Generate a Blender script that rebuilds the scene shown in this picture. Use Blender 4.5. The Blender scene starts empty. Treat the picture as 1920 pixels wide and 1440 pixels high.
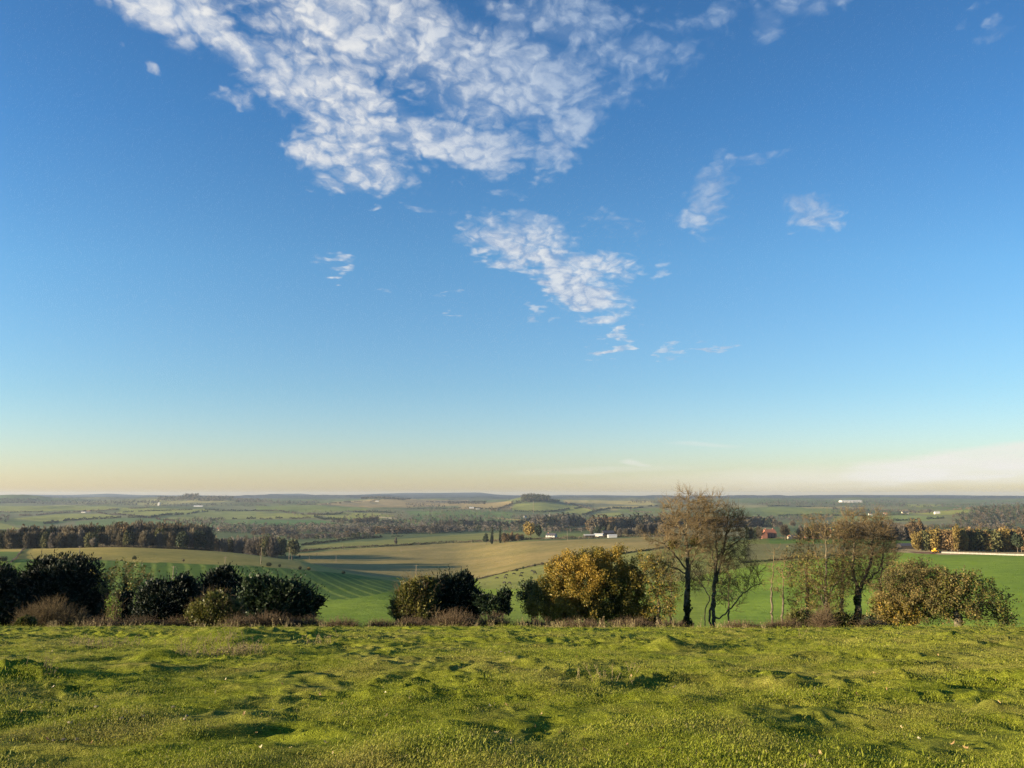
import bpy, math, random
import numpy as np
from mathutils import Vector
RS = np.random.RandomState
C = bpy.context.scene.collection
SC = bpy.context.scene

# ------------------------------------------------------------------ camera model (photo pixels 1920x1440 <-> directions)
F, PITCH = 1442.0, math.radians(8.2)
CP, SP = math.cos(PITCH), math.sin(PITCH)
def ray(u, v):
    yy = F*CP-(720-v)*SP
    return (u-960)/yy, (F*SP+(720-v)*CP)/yy
def uv_of(x, y, z):
    d = y*CP+z*SP
    return 960+F*x/d, 720-F*(-y*SP+z*CP)/d

# ------------------------------------------------------------------ noise
def _h(ix, iy, seed):
    n = (ix.astype(np.int64)*374761393+iy.astype(np.int64)*668265263+seed*144269504) & 0xffffffff
    n = ((n ^ (n >> 13))*1274126177) & 0xffffffff
    n = (n ^ (n >> 16)) & 0xffff
    return n/65535.0
def vnoise(x, y, seed=0):
    ix = np.floor(x); iy = np.floor(y); fx = x-ix; fy = y-iy
    fx = fx*fx*fx*(fx*(fx*6-15)+10); fy = fy*fy*fy*(fy*(fy*6-15)+10)
    a = _h(ix, iy, seed); b = _h(ix+1, iy, seed); c = _h(ix, iy+1, seed); d = _h(ix+1, iy+1, seed)
    return (a*(1-fx)+b*fx)*(1-fy)+(c*(1-fx)+d*fx)*fy-0.5
def fbm(x, y, seed=0, oct=4, gain=.5):
    s = 0; A = 1
    for i in range(oct):
        s = s+A*vnoise(x+17.3*i, y-9.1*i, seed+i); x = x*2.03; y = y*2.03; A *= gain
    return s

# ------------------------------------------------------------------ mesh helpers
def mesh_np(name, V, Q, mats, parent=None, tint=None, matidx=None, smooth=False, link=True, col=None):
    """V (n,3), Q (m,k) faces all of one size k, or a list of such arrays"""
    Qs = Q if isinstance(Q, list) else [Q]
    me = bpy.data.meshes.new(name)
    V = np.ascontiguousarray(V, dtype=np.float32)
    me.vertices.add(len(V)); me.vertices.foreach_set('co', V.ravel())
    loops = np.concatenate([q.ravel() for q in Qs]).astype(np.int32)
    tot = np.concatenate([np.full(len(q), q.shape[1], dtype=np.int32) for q in Qs])
    start = np.concatenate([[0], np.cumsum(tot)[:-1]]).astype(np.int32)
    me.loops.add(len(loops)); me.loops.foreach_set('vertex_index', loops)
    me.polygons.add(len(tot)); me.polygons.foreach_set('loop_start', start)
    try: me.polygons.foreach_set('loop_total', tot)
    except Exception: pass
    if matidx is not None: me.polygons.foreach_set('material_index', np.asarray(matidx, dtype=np.int32))
    me.polygons.foreach_set('use_smooth', np.full(len(tot), bool(smooth)))
    for m in (mats if isinstance(mats, (list, tuple)) else [mats]): me.materials.append(m)
    if tint is not None:
        at = me.attributes.new('tint', 'FLOAT', 'POINT'); at.data.foreach_set('value', np.asarray(tint, dtype=np.float32))
    if col is not None:
        at = me.attributes.new('field', 'FLOAT_COLOR', 'POINT')
        c4 = np.ones((len(V), 4), dtype=np.float32); c4[:, :3] = col[:, :3]
        if col.shape[1] == 4: c4[:, 3] = col[:, 3]
        at.data.foreach_set('color', c4.ravel())
    me.update(calc_edges=True)
    o = bpy.data.objects.new(name, me)
    if link: C.objects.link(o)
    if parent is not None: o.parent = parent
    return o
def tag(o, label=None, cat=None, group=None, kind=None):
    if label: o['label'] = label
    if cat: o['category'] = cat
    if group: o['group'] = group
    if kind: o['kind'] = kind
    return o
def empty(name, loc, label, cat, group=None):
    o = bpy.data.objects.new(name, None); C.objects.link(o); o.location = loc
    o.empty_display_size = .2
    return tag(o, label, cat, group)

def nrm(v):
    return v/np.maximum(np.linalg.norm(v, axis=-1, keepdims=True), 1e-9)
def tubes(P0, P1, r0, r1, k=3):
    P0 = np.asarray(P0, float); P1 = np.asarray(P1, float); n = len(P0)
    d = nrm(P1-P0)
    ref = np.where(np.abs(d[:, 2:3]) > .92, np.array([[1., 0, 0]]), np.array([[0, 0, 1.]]))
    ref = np.array([[0.13, 0.99, 0.02]]) + 0*d if True else ref
    u = nrm(np.cross(d, ref)); w = np.cross(d, u)
    an = np.arange(k)*2*math.pi/k
    ring = u[:, None, :]*np.cos(an)[None, :, None]+w[:, None, :]*np.sin(an)[None, :, None]
    A = P0[:, None, :]+ring*np.asarray(r0).reshape(-1, 1, 1); B = P1[:, None, :]+ring*np.asarray(r1).reshape(-1, 1, 1)
    V = np.concatenate([A, B], axis=1).reshape(-1, 3)
    i = np.arange(k); j = (i+1) % k
    q = np.stack([i, j, j+k, i+k], axis=1)
    Q = (q[None]+(np.arange(n)*2*k)[:, None, None]).reshape(-1, 4)
    return V, Q
def cards(P, size, rs, D=None, aspect=1.0, spread=1.0):
    """rhombus leaf cards at P; D preferred long-axis direction"""
    n = len(P); size = np.asarray(size, float).reshape(-1, 1)*np.ones((n, 1))
    r = nrm(rs.normal(size=(n, 3)))
    d = r if D is None else nrm(np.asarray(D)+spread*r)
    u = nrm(np.cross(d, rs.normal(size=(n, 3))))
    L = d*size*.5; W = u*size*.5*aspect
    V = np.stack([P-L, P-W*1.0+L*.1, P+L, P+W+L*.1], axis=1).reshape(-1, 3)
    Q = np.arange(4*n).reshape(n, 4)
    return V, Q
class Bag:
    def __init__(s): s.V = []; s.Q = {}; s.n = 0; s.T = []
    def add(s, V, Q, tint=0.5, mi=0):
        s.V.append(V); s.Q.setdefault((Q.shape[1], mi), []).append(Q+s.n); s.n += len(V)
        s.T.append(np.full(len(V), tint, dtype=np.float32) if np.isscalar(tint) else np.asarray(tint, dtype=np.float32))
    def build(s, name, mats, parent=None, smooth=False, link=True):
        keys = sorted(s.Q); Qs = [np.concatenate(s.Q[k]) for k in keys]
        mi = np.concatenate([np.full(len(q), k[1]) for q, k in zip(Qs, keys)])
        return mesh_np(name, np.concatenate(s.V), Qs, mats, parent, np.concatenate(s.T), mi, smooth, link)
def blobpts(blobs, n, rs, shell=0.0, power=1/3.):
    """random points in a union of ellipsoids (cx,cy,cz,rx,ry,rz)"""
    b = np.asarray(blobs, float); vol = b[:, 3]*b[:, 4]*b[:, 5]; 
    idx = rs.choice(len(b), n, p=vol**.8/np.sum(vol**.8))
    d = nrm(rs.normal(size=(n, 3))); r = (shell**3+(1-shell**3)*rs.rand(n))**power
    return b[idx, :3]+d*r[:, None]*b[idx, 3:6], d, idx, r

# ------------------------------------------------------------------ nodes
class NT:
    def __init__(s, tree): s.t = tree
    def n(s, typ, **kw):
        nd = s.t.nodes.new(typ)
        ins = kw.pop('ins', {})
        for k, v in kw.items(): setattr(nd, k, v)
        for k, v in ins.items():
            if isinstance(v, bpy.types.NodeSocket): s.t.links.new(v, nd.inputs[k])
            else: nd.inputs[k].default_value = v
        return nd
    def m(s, op, a, b=None, c=None, clamp=False):
        nd = s.n('ShaderNodeMath', operation=op, use_clamp=clamp)
        for i, v in enumerate((a, b, c)):
            if v is None: continue
            if isinstance(v, bpy.types.NodeSocket): s.t.links.new(v, nd.inputs[i])
            else: nd.inputs[i].default_value = v
        return nd.outputs[0]
    def vm(s, op, a, b=None, scale=None):
        nd = s.n('ShaderNodeVectorMath', operation=op)
        for i, v in enumerate((a, b)):
            if v is None: continue
            if isinstance(v, bpy.types.NodeSocket): s.t.links.new(v, nd.inputs[i])
            else: nd.inputs[i].default_value = v
        if scale is not None:
            if isinstance(scale, bpy.types.NodeSocket): s.t.links.new(scale, nd.inputs['Scale'])
            else: nd.inputs['Scale'].default_value = scale
        return nd.outputs['Value'] if op in ('LENGTH', 'DOT_PRODUCT', 'DISTANCE') else nd.outputs[0]
    def noise(s, vec, scale, detail=3, rough=.5, dim='3D', dist=0, lac=2.0):
        nd = s.n('ShaderNodeTexNoise', noise_dimensions=dim, ins={'Vector': vec, 'Scale': scale, 'Detail': detail, 'Roughness': rough, 'Distortion': dist, 'Lacunarity': lac})
        return nd.outputs['Fac']
    def mr(s, v, a, b, c=0., d=1., smooth=False):
        nd = s.n('ShaderNodeMapRange', interpolation_type='SMOOTHSTEP' if smooth else 'LINEAR', clamp=True, ins={0: v, 1: a, 2: b, 3: c, 4: d})
        return nd.outputs[0]
    def mix(s, f, a, b, blend='MIX'):
        nd = s.n('ShaderNodeMix', data_type='RGBA', blend_type=blend)
        for k, v in ((0, f), (6, a), (7, b)):
            if isinstance(v, bpy.types.NodeSocket): s.t.links.new(v, nd.inputs[k])
            else: nd.inputs[k].default_value = v if k == 0 else (tuple(v)+(1,))[:4]
        return nd.outputs[2]
    def ramp(s, f, stops):
        nd = s.n('ShaderNodeValToRGB', ins={0: f}); e = nd.color_ramp.elements
        while len(e) < len(stops): e.new(.5)
        for k, (p, c) in enumerate(stops): e[k].position = p; e[k].color = tuple(c)+(1,)
        return nd.outputs[0]
    def link(s, a, b): s.t.links.new(a, b)
def new_mat(name):
    m = bpy.data.materials.new(name); m.use_nodes = True; m.node_tree.nodes.clear()
    N = NT(m.node_tree); out = N.n('ShaderNodeOutputMaterial')
    return m, N, out
def principled(N, out, col, rough=.8, spec=.2, normal=None, metal=0):
    p = N.n('ShaderNodeBsdfPrincipled', ins={'Roughness': rough, 'Specular IOR Level': spec, 'Metallic': metal})
    if isinstance(col, bpy.types.NodeSocket): N.link(col, p.inputs['Base Color'])
    else: p.inputs['Base Color'].default_value = tuple(col)+(1,)
    if normal is not None: N.link(normal, p.inputs['Normal'])
    N.link(p.outputs[0], out.inputs['Surface']); return p
def leaf_mat(name, stops, trans=.35, rand=.35, rough=.6):
    m, N, out = new_mat(name)
    t = N.n('ShaderNodeAttribute', attribute_name='tint').outputs['Fac']
    r = N.n('ShaderNodeObjectInfo').outputs['Random']
    f = N.m('ADD', t, N.m('MULTIPLY', N.m('SUBTRACT', r, .5), rand), clamp=True)
    col = N.ramp(f, stops)
    p = N.n('ShaderNodeBsdfPrincipled', ins={'Roughness': rough, 'Specular IOR Level': .25, 'Base Color': col})
    tr = N.n('ShaderNodeBsdfTranslucent', ins={'Color': col})
    mx = N.n('ShaderNodeMixShader', ins={0: trans, 1: p.outputs[0], 2: tr.outputs[0]})
    N.link(mx.outputs[0], out.inputs['Surface']); return m
def bark_mat(name, c1, c2, scale=3.):
    m, N, out = new_mat(name)
    g = N.n('ShaderNodeNewGeometry').outputs['Position']
    n1 = N.noise(g, scale, 4, .6); col = N.mix(N.mr(n1, .35, .65), c1, c2)
    b = N.n('ShaderNodeBump', ins={'Strength': .6, 'Distance': .03, 'Height': N.noise(g, scale*5, 3)})
    principled(N, out, col, .9, .1, b.outputs[0]); return m
def plain_mat(name, c, rough=.7, spec=.3, var=.25, scale=1.5, metal=0):
    m, N, out = new_mat(name)
    g = N.n('ShaderNodeTexCoord').outputs['Object']
    n1 = N.noise(g, scale, 4, .6)
    c2 = tuple(x*(1-var) for x in c); col = N.mix(N.mr(n1, .3, .7), c2, c)
    principled(N, out, col, rough, spec, metal=metal); return m
NOHAZE, FAST = False, False
DEN, EXPO = True, 1.65
# ================================================================== TERRAIN
CR = 45.0
BETA = 1.6/(CR*CR); 
def crest_s(u=960): return ray(960, 1181)[1]
AL = -crest_s()-2*BETA*CR
def meadow_base(y): 
    y = np.asarray(y, float)
    return -1.6-AL*y-BETA*y*y
PRE = [(60, 1192), (75, 1205), (110, 1226), (180, 1192)]
FARP = [(2400, 990), (2800, 980), (3300, 970), (4000, 960), (5000, 950), (6000, 945), (7000, 940.5), (8200, 937), (10000, 934), (12500, 931.5)]
COLS = {
 -900: [(250, 1150), (330, 1105), (440, 1040), (600, 1012), (700, 1015), (900, 1030), (1300, 1020), (2000, 1000)],
 0:    [(250, 1165), (300, 1140), (380, 1083), (440, 1050), (600, 1029), (700, 1032), (900, 1040), (1300, 1025), (2000, 1000)],
 200:  [(250, 1165), (300, 1138), (370, 1092), (450, 1053), (600, 1026), (700, 1030), (900, 1040), (1300, 1028), (2000, 1001)],
 400:  [(250, 1163), (300, 1138), (360, 1105), (460, 1057), (620, 1034), (720, 1040), (900, 1047), (1300, 1027), (2000, 1001)],
 560:  [(250, 1162), (300, 1140), (350, 1115), (480, 1066), (600, 1053), (800, 1057), (1000, 1045), (1300, 1029), (1500, 1019), (2000, 1002)],
 700:  [(250, 1162), (300, 1140), (350, 1120), (500, 1086), (600, 1081), (750, 1070), (1000, 1047), (1300, 1026), (1500, 1015), (2000, 1001)],
 850:  [(250, 1163), (350, 1130), (450, 1110), (520, 1098), (650, 1084), (800, 1068), (1000, 1047), (1300, 1023), (1500, 1012), (2000, 1000)],
 1000: [(250, 1160), (320, 1130), (420, 1100), (550, 1077), (700, 1057), (900, 1036), (1100, 1018), (1400, 1006), (2000, 996)],
 1200: [(250, 1152), (350, 1102), (500, 1063), (700, 1036), (900, 1018), (1200, 1006), (1500, 1000), (2000, 992)],
 1400: [(250, 1148), (400, 1077), (600, 1037), (800, 1018), (1000, 1008), (1400, 1000), (2000, 990)],
 1600: [(250, 1142), (400, 1065), (550, 1035), (700, 1021), (850, 1012), (1200, 1003), (2000, 990)],
 1750: [(250, 1130), (400, 1057), (500, 1038), (650, 1030), (850, 1016), (1200, 1003), (2000, 990)],
 1920: [(250, 1120), (400, 1055), (480, 1042), (600, 1034), (850, 1018), (1200, 1003), (2000, 992)],
 2800: [(250, 1110), (400, 1052), (480, 1040), (600, 1032), (850, 1017), (1200, 1003), (2000, 992)]}
HZ = [(-900, 927), (-300, 928), (0, 930), (40, 928), (130, 928), (200, 926.5), (260, 929), (400, 930), (480, 930), (505, 927), (560, 926.5), (600, 929), (640, 930), (700, 927.5), (760, 926),
      (900, 925.5), (930, 928), (1000, 930), (1050, 928.5), (1190, 929.5), (1300, 930.5), (1440, 930), (1530, 929), (1700, 928.5), (1920, 930), (2800, 929)]
def pchip(x, y, xi):
    x = np.asarray(x, float); y = np.asarray(y, float); h = np.diff(x); d = np.diff(y)/h
    m = np.zeros(len(x)); m[0] = d[0]; m[-1] = d[-1]
    for k in range(1, len(x)-1):
        if d[k-1]*d[k] > 0:
            w1 = 2*h[k]+h[k-1]; w2 = h[k]+2*h[k-1]; m[k] = (w1+w2)/(w1/d[k-1]+w2/d[k])
    xi = np.clip(xi, x[0], x[-1]); k = np.clip(np.searchsorted(x, xi)-1, 0, len(x)-2); t = (xi-x[k])/h[k]
    return y[k]*(1+2*t)*(1-t)**2+m[k]*h[k]*t*(1-t)**2+y[k+1]*t*t*(3-2*t)+m[k+1]*h[k]*t*t*(t-1)
Y0 = 38.0
YG = np.concatenate([np.geomspace(Y0, 2000, 330, endpoint=False), np.geomspace(2000, 16300, 250)])
aF = np.linspace(-.74, .74, 880)
AG = np.concatenate([-np.geomspace(.745, 2.2, 50)[::-1], aF, np.geomspace(.745, 2.2, 50)])
LY = np.log(YG)
colS, colA = [], []
for u in sorted(COLS):
    ys = list(np.linspace(Y0, CR+6, 6)); ss = [float(meadow_base(y))/y for y in ys]
    hz = float(np.interp(u, [h[0] for h in HZ], [h[1] for h in HZ]))
    for y, v in PRE+COLS[u]+FARP:
        ys.append(y); ss.append(ray(960, v)[1])
    for y, v in ((13800, 931.5), (15000, 930.0), (17500, 934)):
        ys.append(y); ss.append(ray(960, v)[1])
    colS.append(pchip(np.log(ys), ss, LY)); colA.append((u-960)/1470.)
colS = np.array(colS); colA = np.array(colA)
S = np.empty((len(AG), len(YG)))
for j in range(len(YG)): S[:, j] = pchip(colA, colS[:, j], AG)
# soften the seams between columns
for _ in range(3):
    S[:, :] = np.concatenate([S[:1], (S[:-2]+2*S[1:-1]+S[2:])/4, S[-1:]])
AA, YY = np.meshgrid(AG, YG, indexing='ij'); XX = AA*YY; ZZ = S*YY
# horizon ridge along the profile of the far hills
hs = np.interp(AG*1460+960, [h[0] for h in HZ], [h[1] for h in HZ])
hs = hs-.4+(hs-929.)*.35+1.1*fbm(AG*16, AG*0, 5, 5)
ridge_s = np.array([ray(960, v)[1] for v in hs])
w = np.exp(-((YY-15000)/1300.)**2); ZZ = ZZ*(1-w)+w*(ridge_s[:, None]*YY)
def bump(u, Yc, wu, wy, hgt, p=2.):
    global ZZ
    a0 = (u-960)/1467.; ZZ = ZZ+hgt*np.exp(-np.abs((AA-a0)*YY/(wu))**p-np.abs((YY-Yc)/wy)**p)
bump(1003, 5200, 190, 420, 60, 2.2)            # dome under the hilltop wood
bump(385, 6300, 620, 600, 48); bump(290, 6500, 500, 500, 16); bump(10, 7200, 560, 600, 42); bump(160, 7600, 1300, 500, 20)
bump(730, 6500, 330, 480, 32); bump(890, 5600, 260, 400, 14); bump(1180, 6200, 900, 500, 16)
bump(2010, 3000, 520, 480, 56); bump(1830, 3300, 300, 300, 16)
bump(560, 10500, 1500, 700, 34); bump(1500, 11500, 3500, 700, 16); bump(820, 12500, 1600, 600, 30); bump(1650, 8200, 2600, 500, 10)
und = fbm(XX/90, YY/90, 11, 3)*np.clip((YY-90)/200, 0, 1)*1.3+fbm(XX/420, YY/420, 21, 4)*np.clip((YY-1400)/1500, 0, 1)*18*np.clip(YY/5000, .4, 1.6)
und = und*np.clip((16500-YY)/1500, 0, 1)*np.clip(1-w, 0, 1)
ZZ = ZZ+und
lowcut = np.clip((62-YY)/8, 0, 1); ZZ = ZZ-.35*lowcut
def height(x, y):
    a = np.clip(x/y, AG[0], AG[-1]-1e-6); y = np.clip(y, YG[0], YG[-1]-1e-3)
    i = np.clip(np.searchsorted(AG, a)-1, 0, len(AG)-2); j = np.clip(np.searchsorted(YG, y)-1, 0, len(YG)-2)
    fa = (a-AG[i])/(AG[i+1]-AG[i]); fy = (y-YG[j])/(YG[j+1]-YG[j])
    return (ZZ[i, j]*(1-fa)+ZZ[i+1, j]*fa)*(1-fy)+(ZZ[i, j+1]*(1-fa)+ZZ[i+1, j+1]*fa)*fy
def hit(u, v, ymin=100., ymax=17000.):
    """ground point seen at photo pixel (u,v), no nearer than ymin"""
    a, s = ray(u, v)
    i = int(np.clip(np.searchsorted(AG, a)-1, 0, len(AG)-2)); fa = (a-AG[i])/(AG[i+1]-AG[i])
    sl = (ZZ[i]*(1-fa)+ZZ[i+1]*fa)/YG
    ok = np.where((YG[1:] > ymin) & (sl[1:] >= s) & (YG[1:] <= ymax))[0]
    if len(ok) == 0:
        rng = np.where((YG > ymin) & (YG < ymax))[0]; j = rng[np.argmax(sl[rng])]; y = YG[j]
    else:
        j = ok[0]; s0, s1 = sl[j], sl[j+1]
        t = np.clip((s-s0)/(s1-s0+1e-12), 0, 1) if s0 < s else 0.
        y = YG[j]+t*(YG[j+1]-YG[j])
    return np.array([a*y, y, float(height(np.array(a*y), np.array(y)))])
def inpoly(px, py, poly):
    c = np.zeros(px.shape, bool); n = len(poly)
    for k in range(n):
        x1, y1 = poly[k]; x2, y2 = poly[(k+1) % n]
        cond = ((y1 > py) != (y2 > py)); xi = (x2-x1)*(py-y1)/((y2-y1) if y2 != y1 else 1e-9)+x1
        c ^= cond & (px < xi)
    return c
UU, VV = uv_of(XX, YY, ZZ)
# slight wander so no field edge is ruler-straight
UW = UU+3*fbm(XX/60, YY/60, 31, 2); VW = VV+.8*fbm(XX/(YY*.02), YY/(YY*.08), 33, 2)
G1, G2, G3, GB = (.090, .122, .045), (.052, .088, .036), (.135, .160, .055), (.18, .27, .032)
TN, TP, ST, GD = (.170, .145, .085), (.185, .175, .085), (.235, .200, .072), (.31, .26, .068)
COL = np.zeros(XX.shape+(4,)); COL[..., :3] = (.085, .118, .045); COL[..., 3] = 0
fmix = np.clip(fbm(XX/700, YY/900, 41, 2)*2+.5, 0, 1)
COL[..., :3] = np.where((YY > 2300)[..., None], np.array((.10, .14, .045))*(1-fmix[..., None])+np.array((.15, .16, .08))*fmix[..., None], COL[..., :3])
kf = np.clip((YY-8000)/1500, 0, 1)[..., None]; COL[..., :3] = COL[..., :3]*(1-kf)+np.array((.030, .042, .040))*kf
def field(poly, c, y0, y1, code=0):
    m = inpoly(UW, VW, poly) & (YY > y0) & (YY < y1)
    COL[m, :3] = c; COL[m, 3] = code
near = (YY < 650); COL[near, :3] = (.17, .23, .032)
m = (YY > 200) & (YY < 520) & (UU < 800); COL[m, :3] = (.175, .25, .028)
AT = [(-900, 1038), (0, 1047.5), (170, 1050.5), (480, 1061), (560, 1068), (650, 1076), (765, 1094)]
field(AT+[(720, 1112), (660, 1123), (560, 1128), (480, 1122), (430, 1150), (-900, 1150)], (.080, .140, .024), 200, 560, .5)
field([(-900, 1008), (42, 1027), (300, 1020), (400, 1028), (560, 1045), (650, 1060), (770, 1094)]+AT[::-1], GD, 380, 680)
field([(-20, 1034), (44, 1034), (24, 1050), (-20, 1052)], (.10, .155, .04), 400, 680)
field([(550, 1039), (640, 1031), (700, 1027), (830, 1019), (960, 1016), (1110, 1011), (1260, 1005), (1260, 1022), (1170, 1038), (1100, 1045), (1055, 1052), (960, 1070), (895, 1086), (800, 1096), (700, 1092), (600, 1068)], ST, 620, 1700)
field([(560, 1029), (575, 1023), (700, 1014), (830, 1005), (915, 999), (1010, 998), (1010, 1014), (830, 1018), (700, 1026), (600, 1033)], (.165, .180, .055), 1150, 2300)
field([(895, 1086), (960, 1070), (1055, 1052), (1170, 1038), (1260, 1028), (1340, 1070), (1230, 1110), (1000, 1105), (900, 1104)], (.19, .205, .055), 380, 1100)
field([(1030, 1006), (1050, 1008), (1150, 1008), (1150, 1000), (1110, 1001), (1060, 1000), (1030, 1004)], (.13, .17, .05), 900, 2300)
field([(1230, 1030), (1440, 1008), (1700, 1008), (1720, 1034), (1560, 1046), (1440, 1056), (1340, 1075)], (.15, .175, .042), 300, 1100)
field([(1400, 1020), (1560, 1019), (1600, 1030), (1560, 1046), (1440, 1050), (1400, 1050)], (.155, .155, .060), 350, 1100)
field([(1440, 1011), (1715, 1011), (1715, 1020), (1560, 1019), (1440, 1019)], (.10, .17, .03), 500, 1300)
field([(1340, 1075), (1440, 1056), (1560, 1046), (1680, 1036), (1725, 1037), (1765, 1040), (2900, 1042), (2900, 1200), (1330, 1200)], GB, 130, 620)
field([(1670, 1030), (1710, 1026), (1760, 1030), (2900, 1034), (2900, 1042), (1765, 1040), (1725, 1038), (1680, 1035)], (.36, .29, .14), 400, 700)
field([(1700, 1034), (1756, 1035), (1756, 1039), (1715, 1037)], (.16, .09, .05), 400, 620)
field([(1150, 1003), (1160, 990), (1250, 984), (1440, 985), (1460, 1004), (1300, 1008)], (.185, .180, .085), 900, 2600)
for poly, c in [
 ([(-60, 949), (140, 948), (230, 951), (180, 958), (110, 957), (60, 960), (-60, 960)], G3), ([(25, 972), (120, 963), (200, 964), (230, 970), (150, 975), (80, 978)], G3),
 ([(20, 975), (60, 978), (140, 977), (90, 986), (30, 985)], G2), ([(-60, 978), (0, 980), (45, 992), (0, 996), (-60, 996)], G3), ([(230, 952), (410, 955), (350, 960), (290, 968), (220, 962)], G3),  # first patch is shade on the slope, painted as darker green
 ([(300, 962), (410, 957), (480, 958), (480, 972), (380, 976), (330, 978), (290, 972)], (.115, .145, .06)), ([(140, 978), (230, 971), (290, 972), (330, 979), (380, 976), (480, 975), (480, 994), (390, 994), (200, 988), (140, 984)], (.075, .12, .055)),
 ([(230, 941), (290, 936), (420, 936), (440, 940), (370, 944), (270, 948)], (.16, .17, .09)), ([(480, 948), (590, 947), (680, 952), (690, 956), (600, 960), (540, 961), (480, 958)], G1),
 ([(480, 960), (560, 963), (600, 966), (590, 971), (480, 973)], G3), ([(470, 975), (600, 975), (645, 984), (640, 990), (560, 994), (470, 992)], (.055, .11, .045)), ([(600, 966), (650, 961), (700, 962), (740, 967), (720, 972), (640, 975)], G3),
 ([(590, 946), (670, 938), (700, 936), (770, 936), (880, 938), (870, 948), (760, 952), (680, 951)], TN), ([(760, 958), (880, 957), (960, 960), (960, 985), (880, 982), (780, 975)], (.07, .115, .05)),
 ([(870, 945), (960, 940), (960, 955), (850, 955)], TN), ([(960, 945), (1010, 943), (1085, 947), (1080, 954), (1030, 961), (960, 957)], G3), ([(1055, 938), (1220, 939), (1230, 948), (1110, 944), (1060, 943)], TP),
 ([(1060, 955), (1100, 953), (1115, 958), (1090, 964), (1060, 962)], G3), ([(1110, 965), (1160, 960), (1170, 966), (1120, 970)], G3), ([(1150, 955), (1240, 952), (1260, 962), (1180, 963)], G1),
 ([(1115, 952), (1180, 948), (1210, 950), (1150, 957)], TP), ([(1240, 946), (1300, 944), (1440, 948), (1440, 952), (1250, 952)], (.12, .13, .08)), ([(1420, 951), (1600, 951), (1640, 955), (1560, 966), (1440, 967)], G1), ([(1560, 967), (1700, 966), (1770, 968), (1750, 976), (1660, 979), (1560, 977)], (.10, .14, .06)),
 ([(1500, 949), (1610, 950), (1620, 953), (1510, 953)], TP), ([(1680, 956), (1820, 957), (1810, 963), (1760, 966), (1700, 962)], G3), ([(1700, 945), (1770, 946), (1750, 951), (1700, 950)], G3), ([(920, 969), (950, 972), (990, 975), (985, 977), (930, 973)], TP),
 ([(705, 968), (740, 971), (745, 974), (712, 971)], (.28, .25, .18)), ([(740, 975), (800, 975), (800, 982), (745, 983)], G1)]:
    field(poly, tuple(np.array(c)*np.array((1.6, 1.5, 1.15))), 2300, 9000)
for _ in range(1):
    COL[1:-1, :, :3] = (COL[:-2, :, :3]+2*COL[1:-1, :, :3]+COL[2:, :, :3])/4
nA, nY = XX.shape
idx = np.arange(nA*nY).reshape(nA, nY)
Q = np.stack([idx[:-1, :-1], idx[1:, :-1], idx[1:, 1:], idx[:-1, 1:]], axis=-1).reshape(-1, 4)

mt, N, out = new_mat('farmland')
fa = N.n('ShaderNodeAttribute', attribute_name='field')
pos = N.n('ShaderNodeNewGeometry').outputs['Position']
sx = N.n('ShaderNodeSeparateXYZ', ins={0: pos})
nA1 = N.noise(pos, .012, 5, .6); nB1 = N.noise(pos, .15, 4, .65); nC1 = N.noise(pos, .0011, 4, .6)
col = fa.outputs['Color']
col = N.mix(N.mr(nA1, .3, .7, 0, 1), N.vm('MULTIPLY', col, (.80, .84, .80)), N.vm('MULTIPLY', col, (1.22, 1.14, 1.18)))
col = N.mix(N.mr(nB1, .3, .7, 0, 1), N.vm('MULTIPLY', col, (.80, .82, .8)), N.vm('MULTIPLY', col, (1.18, 1.16, 1.16)))
col = N.mix(N.mr(nC1, .35, .65, 0, .5), col, N.vm('MULTIPLY', col, (1.15, .98, 1.0)))
# wheel tracks, plus sun caught on raised rows painted lighter, in the dark crop field
c0 = N.m('ADD', sx.outputs[0], N.m('MULTIPLY', sx.outputs[1], .476))
c0 = N.m('ADD', c0, N.m('MULTIPLY', N.m('SUBTRACT', N.noise(pos, .02, 2), .5), 3.))
tri = N.m('PINGPONG', c0, 4.6)
st = N.mr(tri, 2.3, .3, 0, .75, True)
st = N.m('MULTIPLY', st, N.mr(N.noise(pos, .35, 3), .3, .6, .35, 1))
code = N.mr(fa.outputs['Alpha'], .2, .45)
col = N.mix(N.m('MULTIPLY', st, code), col, (.24, .29, .05))
# faint cultivation lines elsewhere
c1 = N.m('ADD', sx.outputs[0], N.m('MULTIPLY', sx.outputs[1], -1.9))
ln = N.mr(N.m('PINGPONG', c1, 11.), 0, 1.6, .16, 0)
col = N.mix(ln, col, N.vm('MULTIPLY', col, (.7, .7, .7)))
bmp = N.n('ShaderNodeBump', ins={'Strength': .5, 'Distance': .6, 'Height': N.m('ADD', nB1, N.m('MULTIPLY', N.noise(pos, .9, 3), .5))})
principled(N, out, col, .95, .05, bmp.outputs[0])
tag(mesh_np('farmland', np.stack([XX, YY, ZZ], -1).reshape(-1, 3), Q, mt, smooth=True, col=COL.reshape(-1, 4)), kind='structure')
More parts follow.
